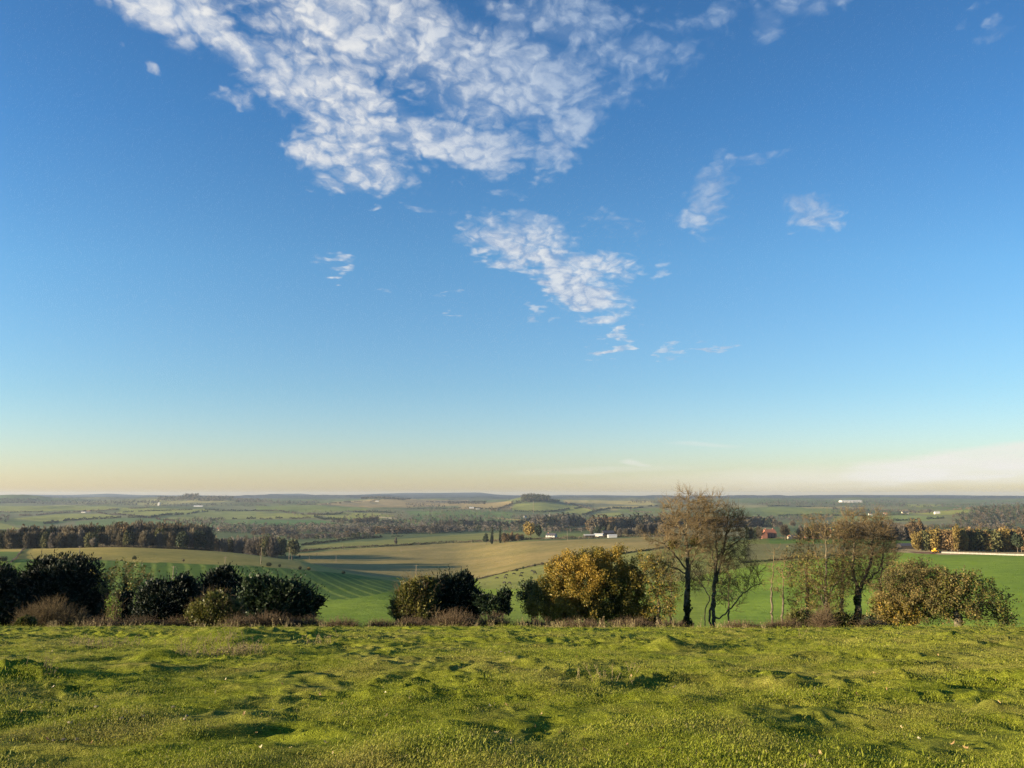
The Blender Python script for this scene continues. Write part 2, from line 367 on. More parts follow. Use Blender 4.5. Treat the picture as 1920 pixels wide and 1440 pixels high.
# ================================================================== MEADOW
def mbump(x, y):
    """close-cropped, hummocky turf"""
    wx = x+1.2*fbm(x/3., y/3., 61, 2); wy = y+1.2*fbm(x/3., y/3., 62, 2)
    z = .045*fbm(wx/5., wy/3.4, 51, 3, .55)+.05*fbm(wx/1.9, wy/1.1, 55, 4, .6)
    amp = np.clip(.75+1.0*vnoise(x/4., y/3., 59), .4, 1.15)
    r1 = 1-np.abs(2.6*fbm(wx/1.7, wy/.75, 57, 2, .5)); r2 = 1-np.abs(2.6*vnoise(wx/.8, wy/.36, 58)); r3 = 1-np.abs(2.6*vnoise(wx/.36, wy/.19, 60))
    k = vnoise(wx/1.5, wy/.9, 71); k3 = vnoise(wx/.9, wy/.55, 75); k4 = vnoise(wx/.5, wy/.3, 76)
    z = 1.0*z+amp*(.065*r1+.095*r2+.070*r3+.10*np.clip(k-.14, 0, 1)-.05*np.clip(k3-.2, 0, 1)+.10*np.clip(k4-.22, 0, 1))+.03*vnoise(x/.21, y/.15, 73)
    for (u, v, r, h) in [(1250, 1220, .62, .24), (1148, 1208, .5, .14), (420, 1206, 2.0, .30), (465, 1214, 1.0, .16), (30, 1285, .6, .2), (1780, 1204, .3, .14), (590, 1203, .4, .16),
                         (905, 1274, .4, .12), (640, 1264, .35, .1), (1600, 1302, .35, .1), (300, 1240, .5, .16), (270, 1264, .5, .12), (1470, 1302, .4, .12), (1330, 1257, .45, .12), (740, 1332, .4, .12)]:
        a, s = ray(u, v); yy = my_hit(s); xx = a*yy
        z = z+h*np.exp(-(((x-xx)/r)**2+((y-yy)/(r*.8))**2)**1.3)
    return z
def my_hit(s):
    # -1.6-AL y-BETA y^2 = s y
    b = AL+s; disc = b*b-4*BETA*1.6
    if disc <= 0: return CR
    return min(CR-1, (-b-math.sqrt(disc))/(2*BETA))
def mz(x, y):
    fade = np.clip((64-y)/10, 0, 1)
    big = .22*fbm(x/22., y/30., 81, 2)*np.clip(y/20, 0, 1)
    return meadow_base(y)+(mbump(x, y)*np.clip(1-(y-36)/20*.4, .4, 1)+big)*fade-np.clip(y-56, 0, 20)**1.5*.05
am = np.linspace(-.92, .92, 1000); ym = np.exp(np.linspace(math.log(2.6), math.log(74.), 820))-8.
ym = ym[ym > -5.5]
A2, Y2 = np.meshgrid(am, ym, indexing='ij'); X2 = A2*(Y2+8.); Z2 = mz(X2, Y2)
n1, n2 = X2.shape; idx = np.arange(n1*n2).reshape(n1, n2)
Q2 = np.stack([idx[:-1, :-1], idx[1:, :-1], idx[1:, 1:], idx[:-1, 1:]], axis=-1).reshape(-1, 4)
def mheight(x, y): return mz(np.asarray(x, float), np.asarray(y, float))

def turf_color(N, pos, t=None):
    a = N.noise(pos, .55, 4, .6); b = N.noise(pos, 3.2, 4, .65); c = N.noise(pos, .13, 3, .5)
    g = N.mix(N.mr(b, .3, .7), (.145, .178, .015), (.295, .315, .032))
    straw = N.mix(N.mr(b, .3, .7), (.25, .205, .060), (.35, .29, .095))
    f = N.m('ADD', N.mr(a, .46, .68, 0, .58), N.mr(c, .42, .62, 0, .16), clamp=True)
    col = N.mix(f, g, straw)
    return col, a, b
mm, N, out = new_mat('meadow_turf')
pos = N.n('ShaderNodeNewGeometry').outputs['Position']
col, na, nb = turf_color(N, pos)
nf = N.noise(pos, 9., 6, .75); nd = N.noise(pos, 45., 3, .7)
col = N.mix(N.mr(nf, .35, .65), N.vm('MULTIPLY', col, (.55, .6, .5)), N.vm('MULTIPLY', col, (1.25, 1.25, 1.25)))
soil = N.mr(N.noise(pos, .75, 5, .7), .665, .70)
col = N.mix(soil, col, (.055, .038, .022))
bp = N.n('ShaderNodeBump', ins={'Strength': 1., 'Distance': .10, 'Height': N.m('ADD', nf, N.m('MULTIPLY', nd, .5))})
principled(N, out, col, .95, .05, bp.outputs[0])
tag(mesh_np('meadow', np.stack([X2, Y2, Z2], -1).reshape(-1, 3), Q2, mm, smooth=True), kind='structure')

# grass: tuft meshes instanced by a geometry-nodes modifier
gm, N, out = new_mat('grass_blade')
pos = N.n('ShaderNodeNewGeometry').outputs['Position']
col, na, nb = turf_color(N, pos)
ti = N.n('ShaderNodeAttribute', attribute_name='tint').outputs['Fac']
col = N.mix(N.mr(ti, .0, 1., 0, 1), N.vm('MULTIPLY', col, (.85, .95, .8)), N.vm('MULTIPLY', col, (1.3, 1.2, 1.2)))
col = N.mix(N.mr(ti, .9, .93, 0, .8), col, (.30, .25, .13))
p = N.n('ShaderNodeBsdfPrincipled', ins={'Roughness': .6, 'Specular IOR Level': .2, 'Base Color': col})
tr = N.n('ShaderNodeBsdfTranslucent', ins={'Color': col})
N.link(N.n('ShaderNodeMixShader', ins={0: .4, 1: p.outputs[0], 2: tr.outputs[0]}).outputs[0], out.inputs['Surface'])
def tuft(name, seed, n, rad, h, w):
    rs = RS(seed); P = rs.normal(size=(n, 3))*rad*.5; P[:, 2] = -.01
    an = rs.rand(n)*6.283; ln = h*(.5+rs.rand(n)*.8); lean = .25+rs.rand(n)*.75
    d = np.stack([np.cos(an)*lean, np.sin(an)*lean, np.ones(n)], -1); d = nrm(d)
    sd = np.stack([-np.sin(an), np.cos(an), 0*an], -1)*w*.5
    mid = P+d*ln[:, None]*.6; tip = P+d*ln[:, None]+np.stack([np.cos(an), np.sin(an), -.5+0*an], -1)*ln[:, None]*.25
    V = np.stack([P-sd, P+sd, mid+sd*.8, mid-sd*.8, tip], axis=1).reshape(-1, 3)
    b = np.arange(n)[:, None]*5
    q = np.concatenate([b, b+1, b+2, b+3], 1); t = np.concatenate([b+3, b+2, b+4], 1)
    return mesh_np(name, V, [q, t], gm, tint=np.repeat(rs.rand(n), 5), link=False)
def scatter(name, obj, pts, scl, label=None):
    rs = RS(len(pts)); me = bpy.data.meshes.new(name+'_points')
    me.vertices.add(len(pts)); me.vertices.foreach_set('co', np.asarray(pts, np.float32).ravel())
    a = me.attributes.new('scl', 'FLOAT', 'POINT'); a.data.foreach_set('value', np.asarray(scl, np.float32))
    r = np.zeros((len(pts), 3), np.float32); r[:, 2] = rs.rand(len(pts))*6.283; r[:, :2] = rs.normal(size=(len(pts), 2))*.12
    a = me.attributes.new('rot', 'FLOAT_VECTOR', 'POINT'); a.data.foreach_set('vector', r.ravel())
    o = bpy.data.objects.new(name, me); C.objects.link(o)
    g = bpy.data.node_groups.new(name, 'GeometryNodeTree')
    g.interface.new_socket('Geometry', in_out='INPUT', socket_type='NodeSocketGeometry'); g.interface.new_socket('Geometry', in_out='OUTPUT', socket_type='NodeSocketGeometry')
    M = NT(g); gi = M.n('NodeGroupInput'); go = M.n('NodeGroupOutput')
    oi = M.n('GeometryNodeObjectInfo'); oi.inputs['Object'].default_value = obj
    s = M.n('GeometryNodeInputNamedAttribute', data_type='FLOAT', ins={'Name': 'scl'})
    rr = M.n('GeometryNodeInputNamedAttribute', data_type='FLOAT_VECTOR', ins={'Name': 'rot'})
    e2r = M.n('FunctionNodeEulerToRotation', ins={0: rr.outputs[0]})
    ip = M.n('GeometryNodeInstanceOnPoints')
    M.link(gi.outputs[0], ip.inputs['Points']); M.link(oi.outputs['Geometry'], ip.inputs['Instance'])
    M.link(e2r.outputs[0], ip.inputs['Rotation']); M.link(s.outputs[0], ip.inputs['Scale'])
    M.link(ip.outputs[0], go.inputs[0])
    md = o.modifiers.new('scatter', 'NODES'); md.node_group = g
    return tag(o, kind='stuff')
gr = RS(5)
specs = [('short_grass', tuft('grass_tuft', 1, 150, .22, .017, .0035), 34000, 5.0, 22), ('short_grass', tuft('grass_tuft', 2, 90, .24, .024, .004), 16000, 5.0, 30),
         ('short_grass', tuft('grass_tuft', 3, 70, .42, .028, .009), 9000, 16, 52), ('long_grass', tuft('grass_tuft', 4, 9, .10, .085, .004), 1300, 5.2, 40)]
for k, (nm, ob, n, ya, yb) in enumerate([] if FAST else specs):
    y = np.exp(gr.uniform(math.log(ya), math.log(yb), n*2)) if yb < 45 else np.sqrt(gr.uniform(ya**2, yb**2, n*2))
    y = y[:n]; x = gr.uniform(-.76, .76, n)*y+gr.uniform(-1, 1, n)
    kk = fbm(x/1.1, y/.9, 90+k, 3) > (-.06, -.02, .0, .12)[k]; x, y = x[kk], y[kk]
    sc = .7+.6*gr.rand(len(x)); sc *= np.clip(1+1.4*fbm(x/.9, y/.8, 91, 2), .45, 1.8)
    scatter(nm, ob, np.stack([x, y, mheight(x, y)], -1), sc)

# ================================================================== CAMERA, SUN, SKY, HAZE
cam = bpy.data.cameras.new('camera'); co = bpy.data.objects.new('camera', cam); C.objects.link(co)
cam.sensor_width = 36; cam.sensor_fit = 'HORIZONTAL'; cam.lens = F/1920*36; cam.clip_start = .1; cam.clip_end = 60000
co.rotation_euler = (math.radians(90)+PITCH, 0, 0); SC.camera = co
SUN_AZ, SUN_EL = math.radians(-108), math.radians(10.)     # azimuth clockwise from +Y (straight ahead)
sd = Vector((math.sin(SUN_AZ)*math.cos(SUN_EL), math.cos(SUN_AZ)*math.cos(SUN_EL), math.sin(SUN_EL)))
L = bpy.data.lights.new('sun', 'SUN'); L.energy = 5.0; L.angle = math.radians(.5); L.color = (1, .80, .53)
lo = bpy.data.objects.new('sun', L); C.objects.link(lo); lo.rotation_euler = sd.to_track_quat('Z', 'Y').to_euler(); lo.location = (-50, 10, 40)

W = bpy.data.worlds.new('World'); SC.world = W; W.use_nodes = True; W.node_tree.nodes.clear(); N = NT(W.node_tree)
sky = N.n('ShaderNodeTexSky', sky_type='NISHITA'); sky.sun_disc = False; sky.sun_elevation = SUN_EL; sky.sun_rotation = SUN_AZ
sky.altitude = 150; sky.air_density = 1.0; sky.dust_density = .6; sky.ozone_density = 2.2
d = N.n('ShaderNodeTexCoord').outputs['Generated']
s3 = N.n('ShaderNodeSeparateXYZ', ins={0: d}); dx, dy, dz = s3.outputs
ys = N.m('MAXIMUM', dy, .02); a_ = N.m('DIVIDE', dx, ys); s_ = N.m('DIVIDE', dz, ys)
v2 = N.n('ShaderNodeCombineXYZ', ins={0: a_, 1: s_, 2: 0.}).outputs[0]
zs = N.m('MAXIMUM', dz, .04)
pl = N.n('ShaderNodeCombineXYZ', ins={0: N.m('DIVIDE', dx, zs), 1: N.m('DIVIDE', dy, zs), 2: 0.}).outputs[0]
wv = N.vm('ADD', v2, N.vm('SCALE', N.vm('SUBTRACT', N.n('ShaderNodeTexNoise', noise_dimensions='3D', ins={'Vector': pl, 'Scale': 3.2, 'Detail': 3., 'Roughness': .6}).outputs['Color'], (.5, .5, .5)), scale=.10))
sq = N.m('POWER', N.m('MAXIMUM', s_, .03), .5)
ql = N.n('ShaderNodeCombineXYZ', ins={0: N.m('DIVIDE', a_, sq), 1: N.m('MULTIPLY', N.m('LOGARITHM', N.m('MAXIMUM', s_, .03), math.e), .85), 2: 0.}).outputs[0]
def blob(u, v, ru, rv, ang, amp=1., hard=1.0, vec=None):
    a0, s0 = ray(u, v); kx = 1/1400.
    mp = N.n('ShaderNodeMapping', vector_type='TEXTURE', ins={'Vector': vec or wv, 'Location': (a0, s0, 0), 'Rotation': (0, 0, math.radians(ang)), 'Scale': (ru*kx, rv*kx, 1)})
    ln = N.vm('LENGTH', mp.outputs[0]); return N.mr(ln, 1.15, 1.15-.9*hard, 0, amp, True)
# (u, v, half-length, half-width, tilt in degrees counter-clockwise)
CL = [(690, 40, 460, 150, -22, 1.), (640, 190, 330, 110, -34, 1.), (320, 15, 220, 90, -30, 1.1), (470, 110, 200, 70, -36, 1.), (960, 150, 330, 170, -5, .95), (640, 300, 160, 80, -20, 1.1), (840, 265, 280, 75, -8, 1.1), (1060, 265, 120, 60, 50, .95), (1120, 200, 160, 60, 15, .7),
      (1190, 110, 220, 100, 12, .72), (1240, 60, 180, 60, 10, .6), (445, 195, 70, 32, -10, .8), (640, 345, 90, 35, -12, .7), (1060, 30, 230, 100, 0, .8),
      (1010, 490, 220, 50, -30, 1.22), (1085, 535, 125, 76, -35, 1.2), (1000, 430, 120, 40, -25, .9), (900, 458, 60, 20, -12, .8), (1160, 425, 120, 42, -8, .62), (1010, 588, 36, 16, -15, .7), (1110, 590, 48, 22, -10, .85), (1150, 520, 80, 60, -30, .65),
      (960, 365, 60, 20, 0, .55), (1325, 375, 64, 130, -22, .86), (1400, 300, 120, 24, 14, .62), (1525, 402, 84, 58, -5, .86), (1430, 40, 64, 44, 30, .75), (1330, 30, 100, 36, 25, .66), (1520, 0, 160, 46, 8, .68), (1870, 60, 66, 28, 25, .62), (1810, 50, 60, 20, 28, .42), (1860, 5, 80, 20, 20, .42),
      (720, 410, 24, 10, 0, .72), (625, 490, 50, 13, -20, .75), (642, 513, 26, 12, 15, .8), (840, 540, 40, 7, -8, .5), (790, 395, 50, 14, -5, .5), (1150, 640, 72, 19, 18, .86), (1335, 645, 50, 20, 3, .9), (1265, 663, 38, 15, 0, .78), (1228, 640, 18, 13, 0, .6), (1112, 711, 18, 8, 0, .4), (1350, 703, 34, 8, 5, .35), (1240, 510, 34, 24, -30, .45),
      (870, 588, 26, 7, 0, .4), (700, 545, 50, 9, 8, .35), (225, 98, 22, 16, 0, .5), (290, 130, 26, 12, -20, .45), (1050, 330, 60, 30, 20, .6)]
M_ = None
for c in CL:
    b = blob(*c); M_ = b if M_ is None else N.m('MAXIMUM', M_, b)
wt = N.n('ShaderNodeTexNoise', ins={'Vector': ql, 'Scale': 8., 'Detail': 4., 'Roughness': .6})
wob = N.vm('ADD', ql, N.vm('SCALE', N.vm('SUBTRACT', wt.outputs['Color'], (.5, .5, .5)), scale=.12))
vo = N.n('ShaderNodeTexVoronoi', voronoi_dimensions='2D', feature='SMOOTH_F1', ins={'Vector': wob, 'Scale': 29., 'Smoothness': .45, 'Randomness': 1.})
vo2 = N.n('ShaderNodeTexVoronoi', voronoi_dimensions='2D', feature='F1', ins={'Vector': wob, 'Scale': 52., 'Randomness': 1.})
pf = N.m('SUBTRACT', 1., N.m('ADD', N.m('MULTIPLY', vo.outputs['Distance'], 1.0), N.m('MULTIPLY', vo2.outputs['Distance'], .45)))
fb = N.noise(wob, 8.5, 6, .66)
fi = N.noise(wob, 42., 4, .68)
n0 = N.m('ADD', N.m('ADD', N.m('MULTIPLY', pf, .56), N.m('MULTIPLY', fb, 1.15)), N.m('MULTIPLY', fi, .50))
side = N.vm('DOT_PRODUCT', N.vm('SUBTRACT', wob, vo.outputs['Position']), (-.75, -.66, 0.))
fb1 = N.noise(N.vm('ADD', wob, (-.020, -.015, 0)), 8.5, 4, .66)
big = N.noise(pl, 1.6, 2, .5)
# streaks: noise stretched along the wind
stv = N.n('ShaderNodeMapping', vector_type='TEXTURE', ins={'Vector': pl, 'Rotation': (0, 0, math.radians(38)), 'Scale': (3.2, .55, 1)}).outputs[0]
strk = N.noise(N.n('ShaderNodeMapping', vector_type='TEXTURE', ins={'Vector': ql, 'Rotation': (0, 0, math.radians(-32)), 'Scale': (2.6, .6, 1)}).outputs[0], 6., 5, .6)
dens = N.m('ADD', N.m('ADD', N.m('MULTIPLY', M_, 1.15), n0), N.m('MULTIPLY', N.m('SUBTRACT', strk, .5), N.mr(s_, .42, .30, .9, 2.0)))
dens = N.m('ADD', dens, N.m('MULTIPLY', N.m('SUBTRACT', big, .5), .5))
al = N.m('MAXIMUM', N.mr(dens, 1.40, 2.55, 0, 1, True), N.m('MULTIPLY', N.mr(N.m('ADD', M_, N.m('MULTIPLY', strk, .5)), .75, 1.25, 0, 1, True), .32))
al = N.m('MULTIPLY', al, N.mr(M_, .02, .30, 0, 1, True))
lit = N.m('ADD', N.m('MULTIPLY', N.mr(side, -.014, .016, 0, 1), .55), N.m('MULTIPLY', N.mr(N.m('SUBTRACT', fb, fb1), -.09, .09), .45))
lit = N.m('ADD', N.m('MULTIPLY', lit, .6), N.m('MULTIPLY', N.mr(n0, .8, 1.25, 0, 1), .4))
# the right-hand side of the main bank is thinner and greyer
thin = N.mr(a_, -.25, .16, 1., 0., True)
ccol = N.mix(lit, (.33, .45, .66), (1.0, .98, .93))
ccol2 = N.mix(lit, (.27, .39, .62), (.52, .64, .80))
low = N.mr(s_, .40, .33, 0, 1)
ccol = N.mix(N.m('MAXIMUM', thin, N.m('MULTIPLY', low, .8)), ccol2, ccol)
alpha = N.m('MULTIPLY', al, N.mr(a_, -.1, .35, .94, .74))
# low bank of stratus on the right horizon
vr = N.n('ShaderNodeMapping', ins={'Vector': v2, 'Scale': (1.3, 9., 1)}).outputs[0]
nst = N.noise(vr, 5., 5, .6)
wv3 = N.vm('ADD', v2, N.vm('MULTIPLY', N.vm('SUBTRACT', N.n('ShaderNodeTexNoise', ins={'Vector': vr, 'Scale': 6., 'Detail': 5.}).outputs['Color'], (.5, .5, .5)), (.10, .018, 0)))
b1 = N.m('MULTIPLY', blob(1870, 868, 320, 32, 5, 1., .5, wv3), 1.); b2 = N.m('MULTIPLY', blob(1750, 893, 620, 24, 1, 1., 1., wv3), .6); b3 = N.m('MULTIPLY', blob(1200, 867, 26, 9, -8, 1., 1., wv3), .55)
b4 = N.m('MULTIPLY', blob(1310, 833, 60, 6, -3, 1., 1., wv3), .25); b5 = N.m('MULTIPLY', blob(1140, 880, 200, 8, 2, 1., 1., wv3), .25)
bk = N.m('MAXIMUM', N.m('MAXIMUM', b1, b2), N.m('MAXIMUM', b3, N.m('MAXIMUM', b4, b5)))
bk = N.m('MULTIPLY', bk, N.mr(nst, .25, .6, .45, 1))
skc = N.n('ShaderNodeHueSaturation', ins={'Hue': .5, 'Saturation': 1.0, 'Value': 1., 'Color': sky.outputs[0]}).outputs[0]
vc = N.ramp(N.mr(s_, 0, .7), [(0., (.68, .65, .73)), (.05, (.62, .62, .71)), (.2, (.49, .60, .69)), (.45, (.42, .63, .755)), (.75, (.30, .55, .75)), (1., (.27, .50, .70))])
skc = N.vm('SCALE', N.vm('MULTIPLY', skc, vc), scale=N.m('MULTIPLY', 2.2, N.n('ShaderNodeFloatCurve', ins={'Value': N.mr(a_, -.8, .8)}).outputs[0]))
fc = [n for n in W.node_tree.nodes if n.type == 'CURVE_FLOAT'][0].mapping.curves[0].points
fc[0].location = (0, 1.0); fc[1].location = (1, .80); fc.new(.1, .99); fc.new(.5, .90); fc.new(.9, .82)
SKYK = .0505
cg = 6.0
mixc = N.mix(N.m('MULTIPLY', alpha, N.mr(dy, 0, .1)), skc, N.vm('SCALE', ccol, scale=cg))
mixc = N.mix(N.m('MULTIPLY', bk, N.mr(dy, 0, .1)), mixc, (.92*cg, .90*cg, .84*cg))
bg = N.n('ShaderNodeBackground', ins={'Color': mixc, 'Strength': SKYK}); ow = N.n('ShaderNodeOutputWorld'); N.link(bg.outputs[0], ow.inputs[0])
W.cycles.sampling_method = 'MANUAL'; W.cycles.sample_map_resolution = 512

hm = bpy.data.materials.new('haze'); hm.use_nodes = True; hm.node_tree.nodes.clear(); N = NT(hm.node_tree); out = N.n('ShaderNodeOutputMaterial')
pv = N.n('ShaderNodeVolumePrincipled', ins={'Color': (.50, .61, .78, 1), 'Density': 3.4e-5, 'Anisotropy': .1}); N.link(pv.outputs[0], out.inputs['Volume'])
zlo = min(float(ZZ.min()), -160.)-2; zhi = max(24., float(ZZ.max())+6)
hx, hy0, hy1 = 36000., -300., 16900.
Vh = np.array([(x, y, z) for x in (-hx, hx) for y in (hy0, hy1) for z in (zlo, zhi)])
Qh = np.array([(0, 1, 3, 2), (4, 6, 7, 5), (0, 4, 5, 1), (2, 3, 7, 6), (0, 2, 6, 4), (1, 5, 7, 3)])
if not NOHAZE: tag(mesh_np('haze', Vh, Qh, hm), kind='stuff')
print('haze z', zlo, zhi)

SC.view_settings.view_transform = 'Standard'; SC.view_settings.look = 'None'; SC.view_settings.exposure = EXPO; SC.view_settings.gamma = 1
SC.cycles.use_denoising = DEN
try: SC.cycles.denoiser = 'OPENIMAGEDENOISE'; SC.cycles.denoising_prefilter = 'NONE'; SC.cycles.denoising_input_passes = 'RGB_ALBEDO_NORMAL'
except Exception: pass
SC.cycles.max_bounces = 5; SC.cycles.diffuse_bounces = 2; SC.cycles.use_light_tree = True; SC.cycles.transparent_max_bounces = 8; SC.cycles.volume_bounces = 0; SC.cycles.transmission_bounces = 3; SC.cycles.glossy_bounces = 2
SC.cycles.use_adaptive_sampling = True; SC.cycles.adaptive_threshold = .01; SC.cycles.adaptive_min_samples = 16
# ================================================================== NEAR TREES AND SHRUBS
M_BARK = bark_mat('bark_grey', (.055, .048, .032), (.15, .13, .085))
M_TWIG = bark_mat('twig_brown', (.085, .063, .034), (.18, .135, .070), 1.2)
M_IVY = leaf_mat('ivy_leaf', [(0, (.010, .022, .008)), (.6, (.022, .045, .014)), (1, (.05, .085, .022))], .15, .2, .35)
M_YEW = leaf_mat('yew_foliage', [(0, (.005, .010, .005)), (.6, (.011, .020, .009)), (1, (.022, .036, .013))], .10, .25, .6)
M_HOLLY = leaf_mat('evergreen_leaf', [(0, (.008, .016, .007)), (.6, (.018, .034, .012)), (1, (.045, .070, .022))], .12, .2, .55)
M_GOLD = leaf_mat('golden_leaf', [(0, (.060, .062, .014)), (.3, (.115, .108, .020)), (.6, (.20, .155, .026)), (1, (.30, .20, .034))], .35, .0, .5)
M_OLIVE = leaf_mat('olive_leaf', [(0, (.035, .045, .012)), (.5, (.10, .105, .022)), (1, (.20, .165, .035))], .3, .1, .5)
M_BROWN = leaf_mat('brown_leaf', [(0, (.055, .052, .020)), (.5, (.13, .108, .038)), (1, (.22, .165, .052))], .3, .1, .6)
M_RED = leaf_mat('bramble_leaf', [(0, (.045, .032, .016)), (.5, (.100, .074, .034)), (1, (.17, .125, .055))], .25, .2, .7)
M_LIME = leaf_mat('bright_green_leaf', [(0, (.07, .11, .015)), (1, (.20, .28, .04))], .4, .0, .5)
M_STEM = bark_mat('bramble_stem', (.070, .050, .030), (.135, .098, .060), 2.)
M_DEAD = leaf_mat('dead_stalk', [(0, (.10, .078, .040)), (1, (.25, .20, .10))], .2, .2, .8)

def P3(u, v, Y, dy=0.):
    a, s = ray(u, v); return np.array([a*Y, Y+dy, s*Y])
def blobs3(bl, Y):
    """(u, v, ru, rv[, dy, rdepth]) in photo pixels -> ellipsoids in metres at distance Y"""
    k = Y/1467.; o = []
    for b in bl:
        u, v, ru, rv = b[:4]; dy = b[4] if len(b) > 4 else 0.; rd = b[5] if len(b) > 5 else (ru+rv)/2*k
        p = P3(u, v, Y, dy); o.append((*p, ru*k, rd, rv*k))
    return np.array(o)
def ground(x, y): return float(height(np.array(x), np.array(y))) if y > 56 else float(mheight(x, y))
def colonize(paths, attr, step=.3, infl=3.5, kill=.5, iters=150, rs=None, up=.12, wig=.25):
    """space colonisation; paths: list of polylines (n,3) for trunk and chosen limbs, each starts at its nearest existing node"""
    N_ = []; par = []
    for pth in paths:
        pth = np.asarray(pth, float)
        if N_:
            dd = np.linalg.norm(np.array(N_)-pth[0], axis=1); last = int(np.argmin(dd)); start = [N_[last]]
            pts = np.concatenate([[N_[last]], pth[1:]])
        else:
            N_.append(pth[0]); par.append(-1); last = 0; pts = pth
        for a, b in zip(pts[:-1], pts[1:]):
            n = max(1, int(np.linalg.norm(b-a)/step)); off = rs.normal(size=(n, 3))*.05
            for k in range(1, n+1):
                N_.append(a+(b-a)*k/n+off[k-1]*(k < n)); par.append(last); last = len(N_)-1
    nodes = np.array(N_); par = list(par)
    A = np.array(attr); best = np.full(len(A), 1e9); bi = np.zeros(len(A), int)
    def upd(new, i0):
        nonlocal best, bi
        for c in range(0, len(new), 64):
            d = np.linalg.norm(A[:, None]-new[None, c:c+64], axis=2); j = d.argmin(1); m = d[np.arange(len(A)), j]
            w = m < best; best[w] = m[w]; bi[w] = j[w]+i0+c
    upd(nodes, 0)
    for it in range(iters):
        keep = best > kill; A = A[keep]; best = best[keep]; bi = bi[keep]
        if len(A) == 0: break
        act = best < infl
        if not act.any():
            infl *= 1.4; continue
        d = nrm(A[act]-nodes[bi[act]]); S_ = np.zeros((len(nodes), 3)); np.add.at(S_, bi[act], d)
        ids = np.unique(bi[act]); dr = nrm(nrm(S_[ids])+np.array([0, 0, up])+rs.normal(size=(len(ids), 3))*wig)
        new = nodes[ids]+dr*step
        i0 = len(nodes); nodes = np.concatenate([nodes, new]); par += list(ids); upd(new, i0)
    return nodes, np.array(par)
def radii(nodes, par, tip=.013, e=2.2, rmax=None):
    n = len(nodes); acc = np.zeros(n)
    for i in range(n-1, 0, -1):
        if acc[i] == 0: acc[i] = tip**e
        acc[par[i]] += acc[i]
    r = acc**(1/e)
    if rmax: 
        k = rmax/r[0]; r = np.where(r > .05, .05+(r-.05)*max(.1, (rmax-.05)/(r[0]-.05)), r)
    return r
def add_skeleton(bag, nodes, par, r, lo, hi, mi=0):
    i = np.arange(1, len(nodes)); p = par[1:]; m = (r[i] >= lo) & (r[i] < hi)
    i = i[m]; p = p[m]
    for k, (a, b) in ((7, (.06, 9)), (4, (.022, .06)), (3, (0, .022))):
        q = (r[i] >= a) & (r[i] < b)
        if q.any():
            V, Q = tubes(nodes[p[q]], nodes[i[q]], np.minimum(r[p[q]], r[i[q]]*1.6), r[i[q]], k); bag.add(V, Q, .5, mi)
def add_twigs(bag, nodes, par, r, rs, per=2., L=.8, rmax=.03, r0=.011, up=.3, sub=2, spread=.75, mi=0):
    i = np.arange(1, len(nodes)); i = i[r[i] < rmax]
    i = rs.choice(i, int(len(i)*per))
    d0 = nrm(nodes[i]-nodes[par[i]]); d = nrm(d0+spread*nrm(rs.normal(size=d0.shape))+np.array([0, 0, up]))
    ln = L*(.45+rs.rand(len(i)))[:, None]
    A = nodes[i]; Mi = A+d*ln*.5; d2 = nrm(d+.45*nrm(rs.normal(size=d.shape))+np.array([0, 0, up*.4])); B = Mi+d2*ln*.5
    V, Q = tubes(A, Mi, np.full(len(A), r0), np.full(len(A), r0*.75), 3); bag.add(V, Q, .5, mi)
    V, Q = tubes(Mi, B, np.full(len(A), r0*.75), np.full(len(A), r0*.4), 3); bag.add(V, Q, .5, mi)
    E = [B, Mi]
    for k in range(sub):
        t = rs.rand(len(A))[:, None]; S0 = A+(B-A)*t; S0 = np.where(t < .5, A+(Mi-A)*t*2, Mi+(B-Mi)*(t*2-1))
        ds = nrm(d+.9*nrm(rs.normal(size=d.shape))+np.array([0, 0, up])); S1 = S0+ds*ln*(.25+.35*rs.rand(len(A)))[:, None]
        V, Q = tubes(S0, S1, np.full(len(A), r0*.6), np.full(len(A), r0*.3), 3); bag.add(V, Q, .5, mi); E.append(S1)
    return np.concatenate(E)
def leaf_clumps(bag, centres, rs, n, rad, size, dark=0., D=None, aspect=.75, tintf=None, mi=0):
    c = np.repeat(centres, n, axis=0); off = nrm(rs.normal(size=c.shape))*(rs.rand(len(c))**.5)[:, None]*rad
    P = c+off; V, Q = cards(P, size*(.6+.8*rs.rand(len(P))), rs, D, aspect)
    ct = np.repeat(rs.rand(len(centres)), n) if tintf is None else np.repeat(tintf(centres), n)
    t = np.clip(ct+.22*rs.normal(size=len(P)), 0, 1); bag.add(V, Q, np.repeat(t, 4), mi)
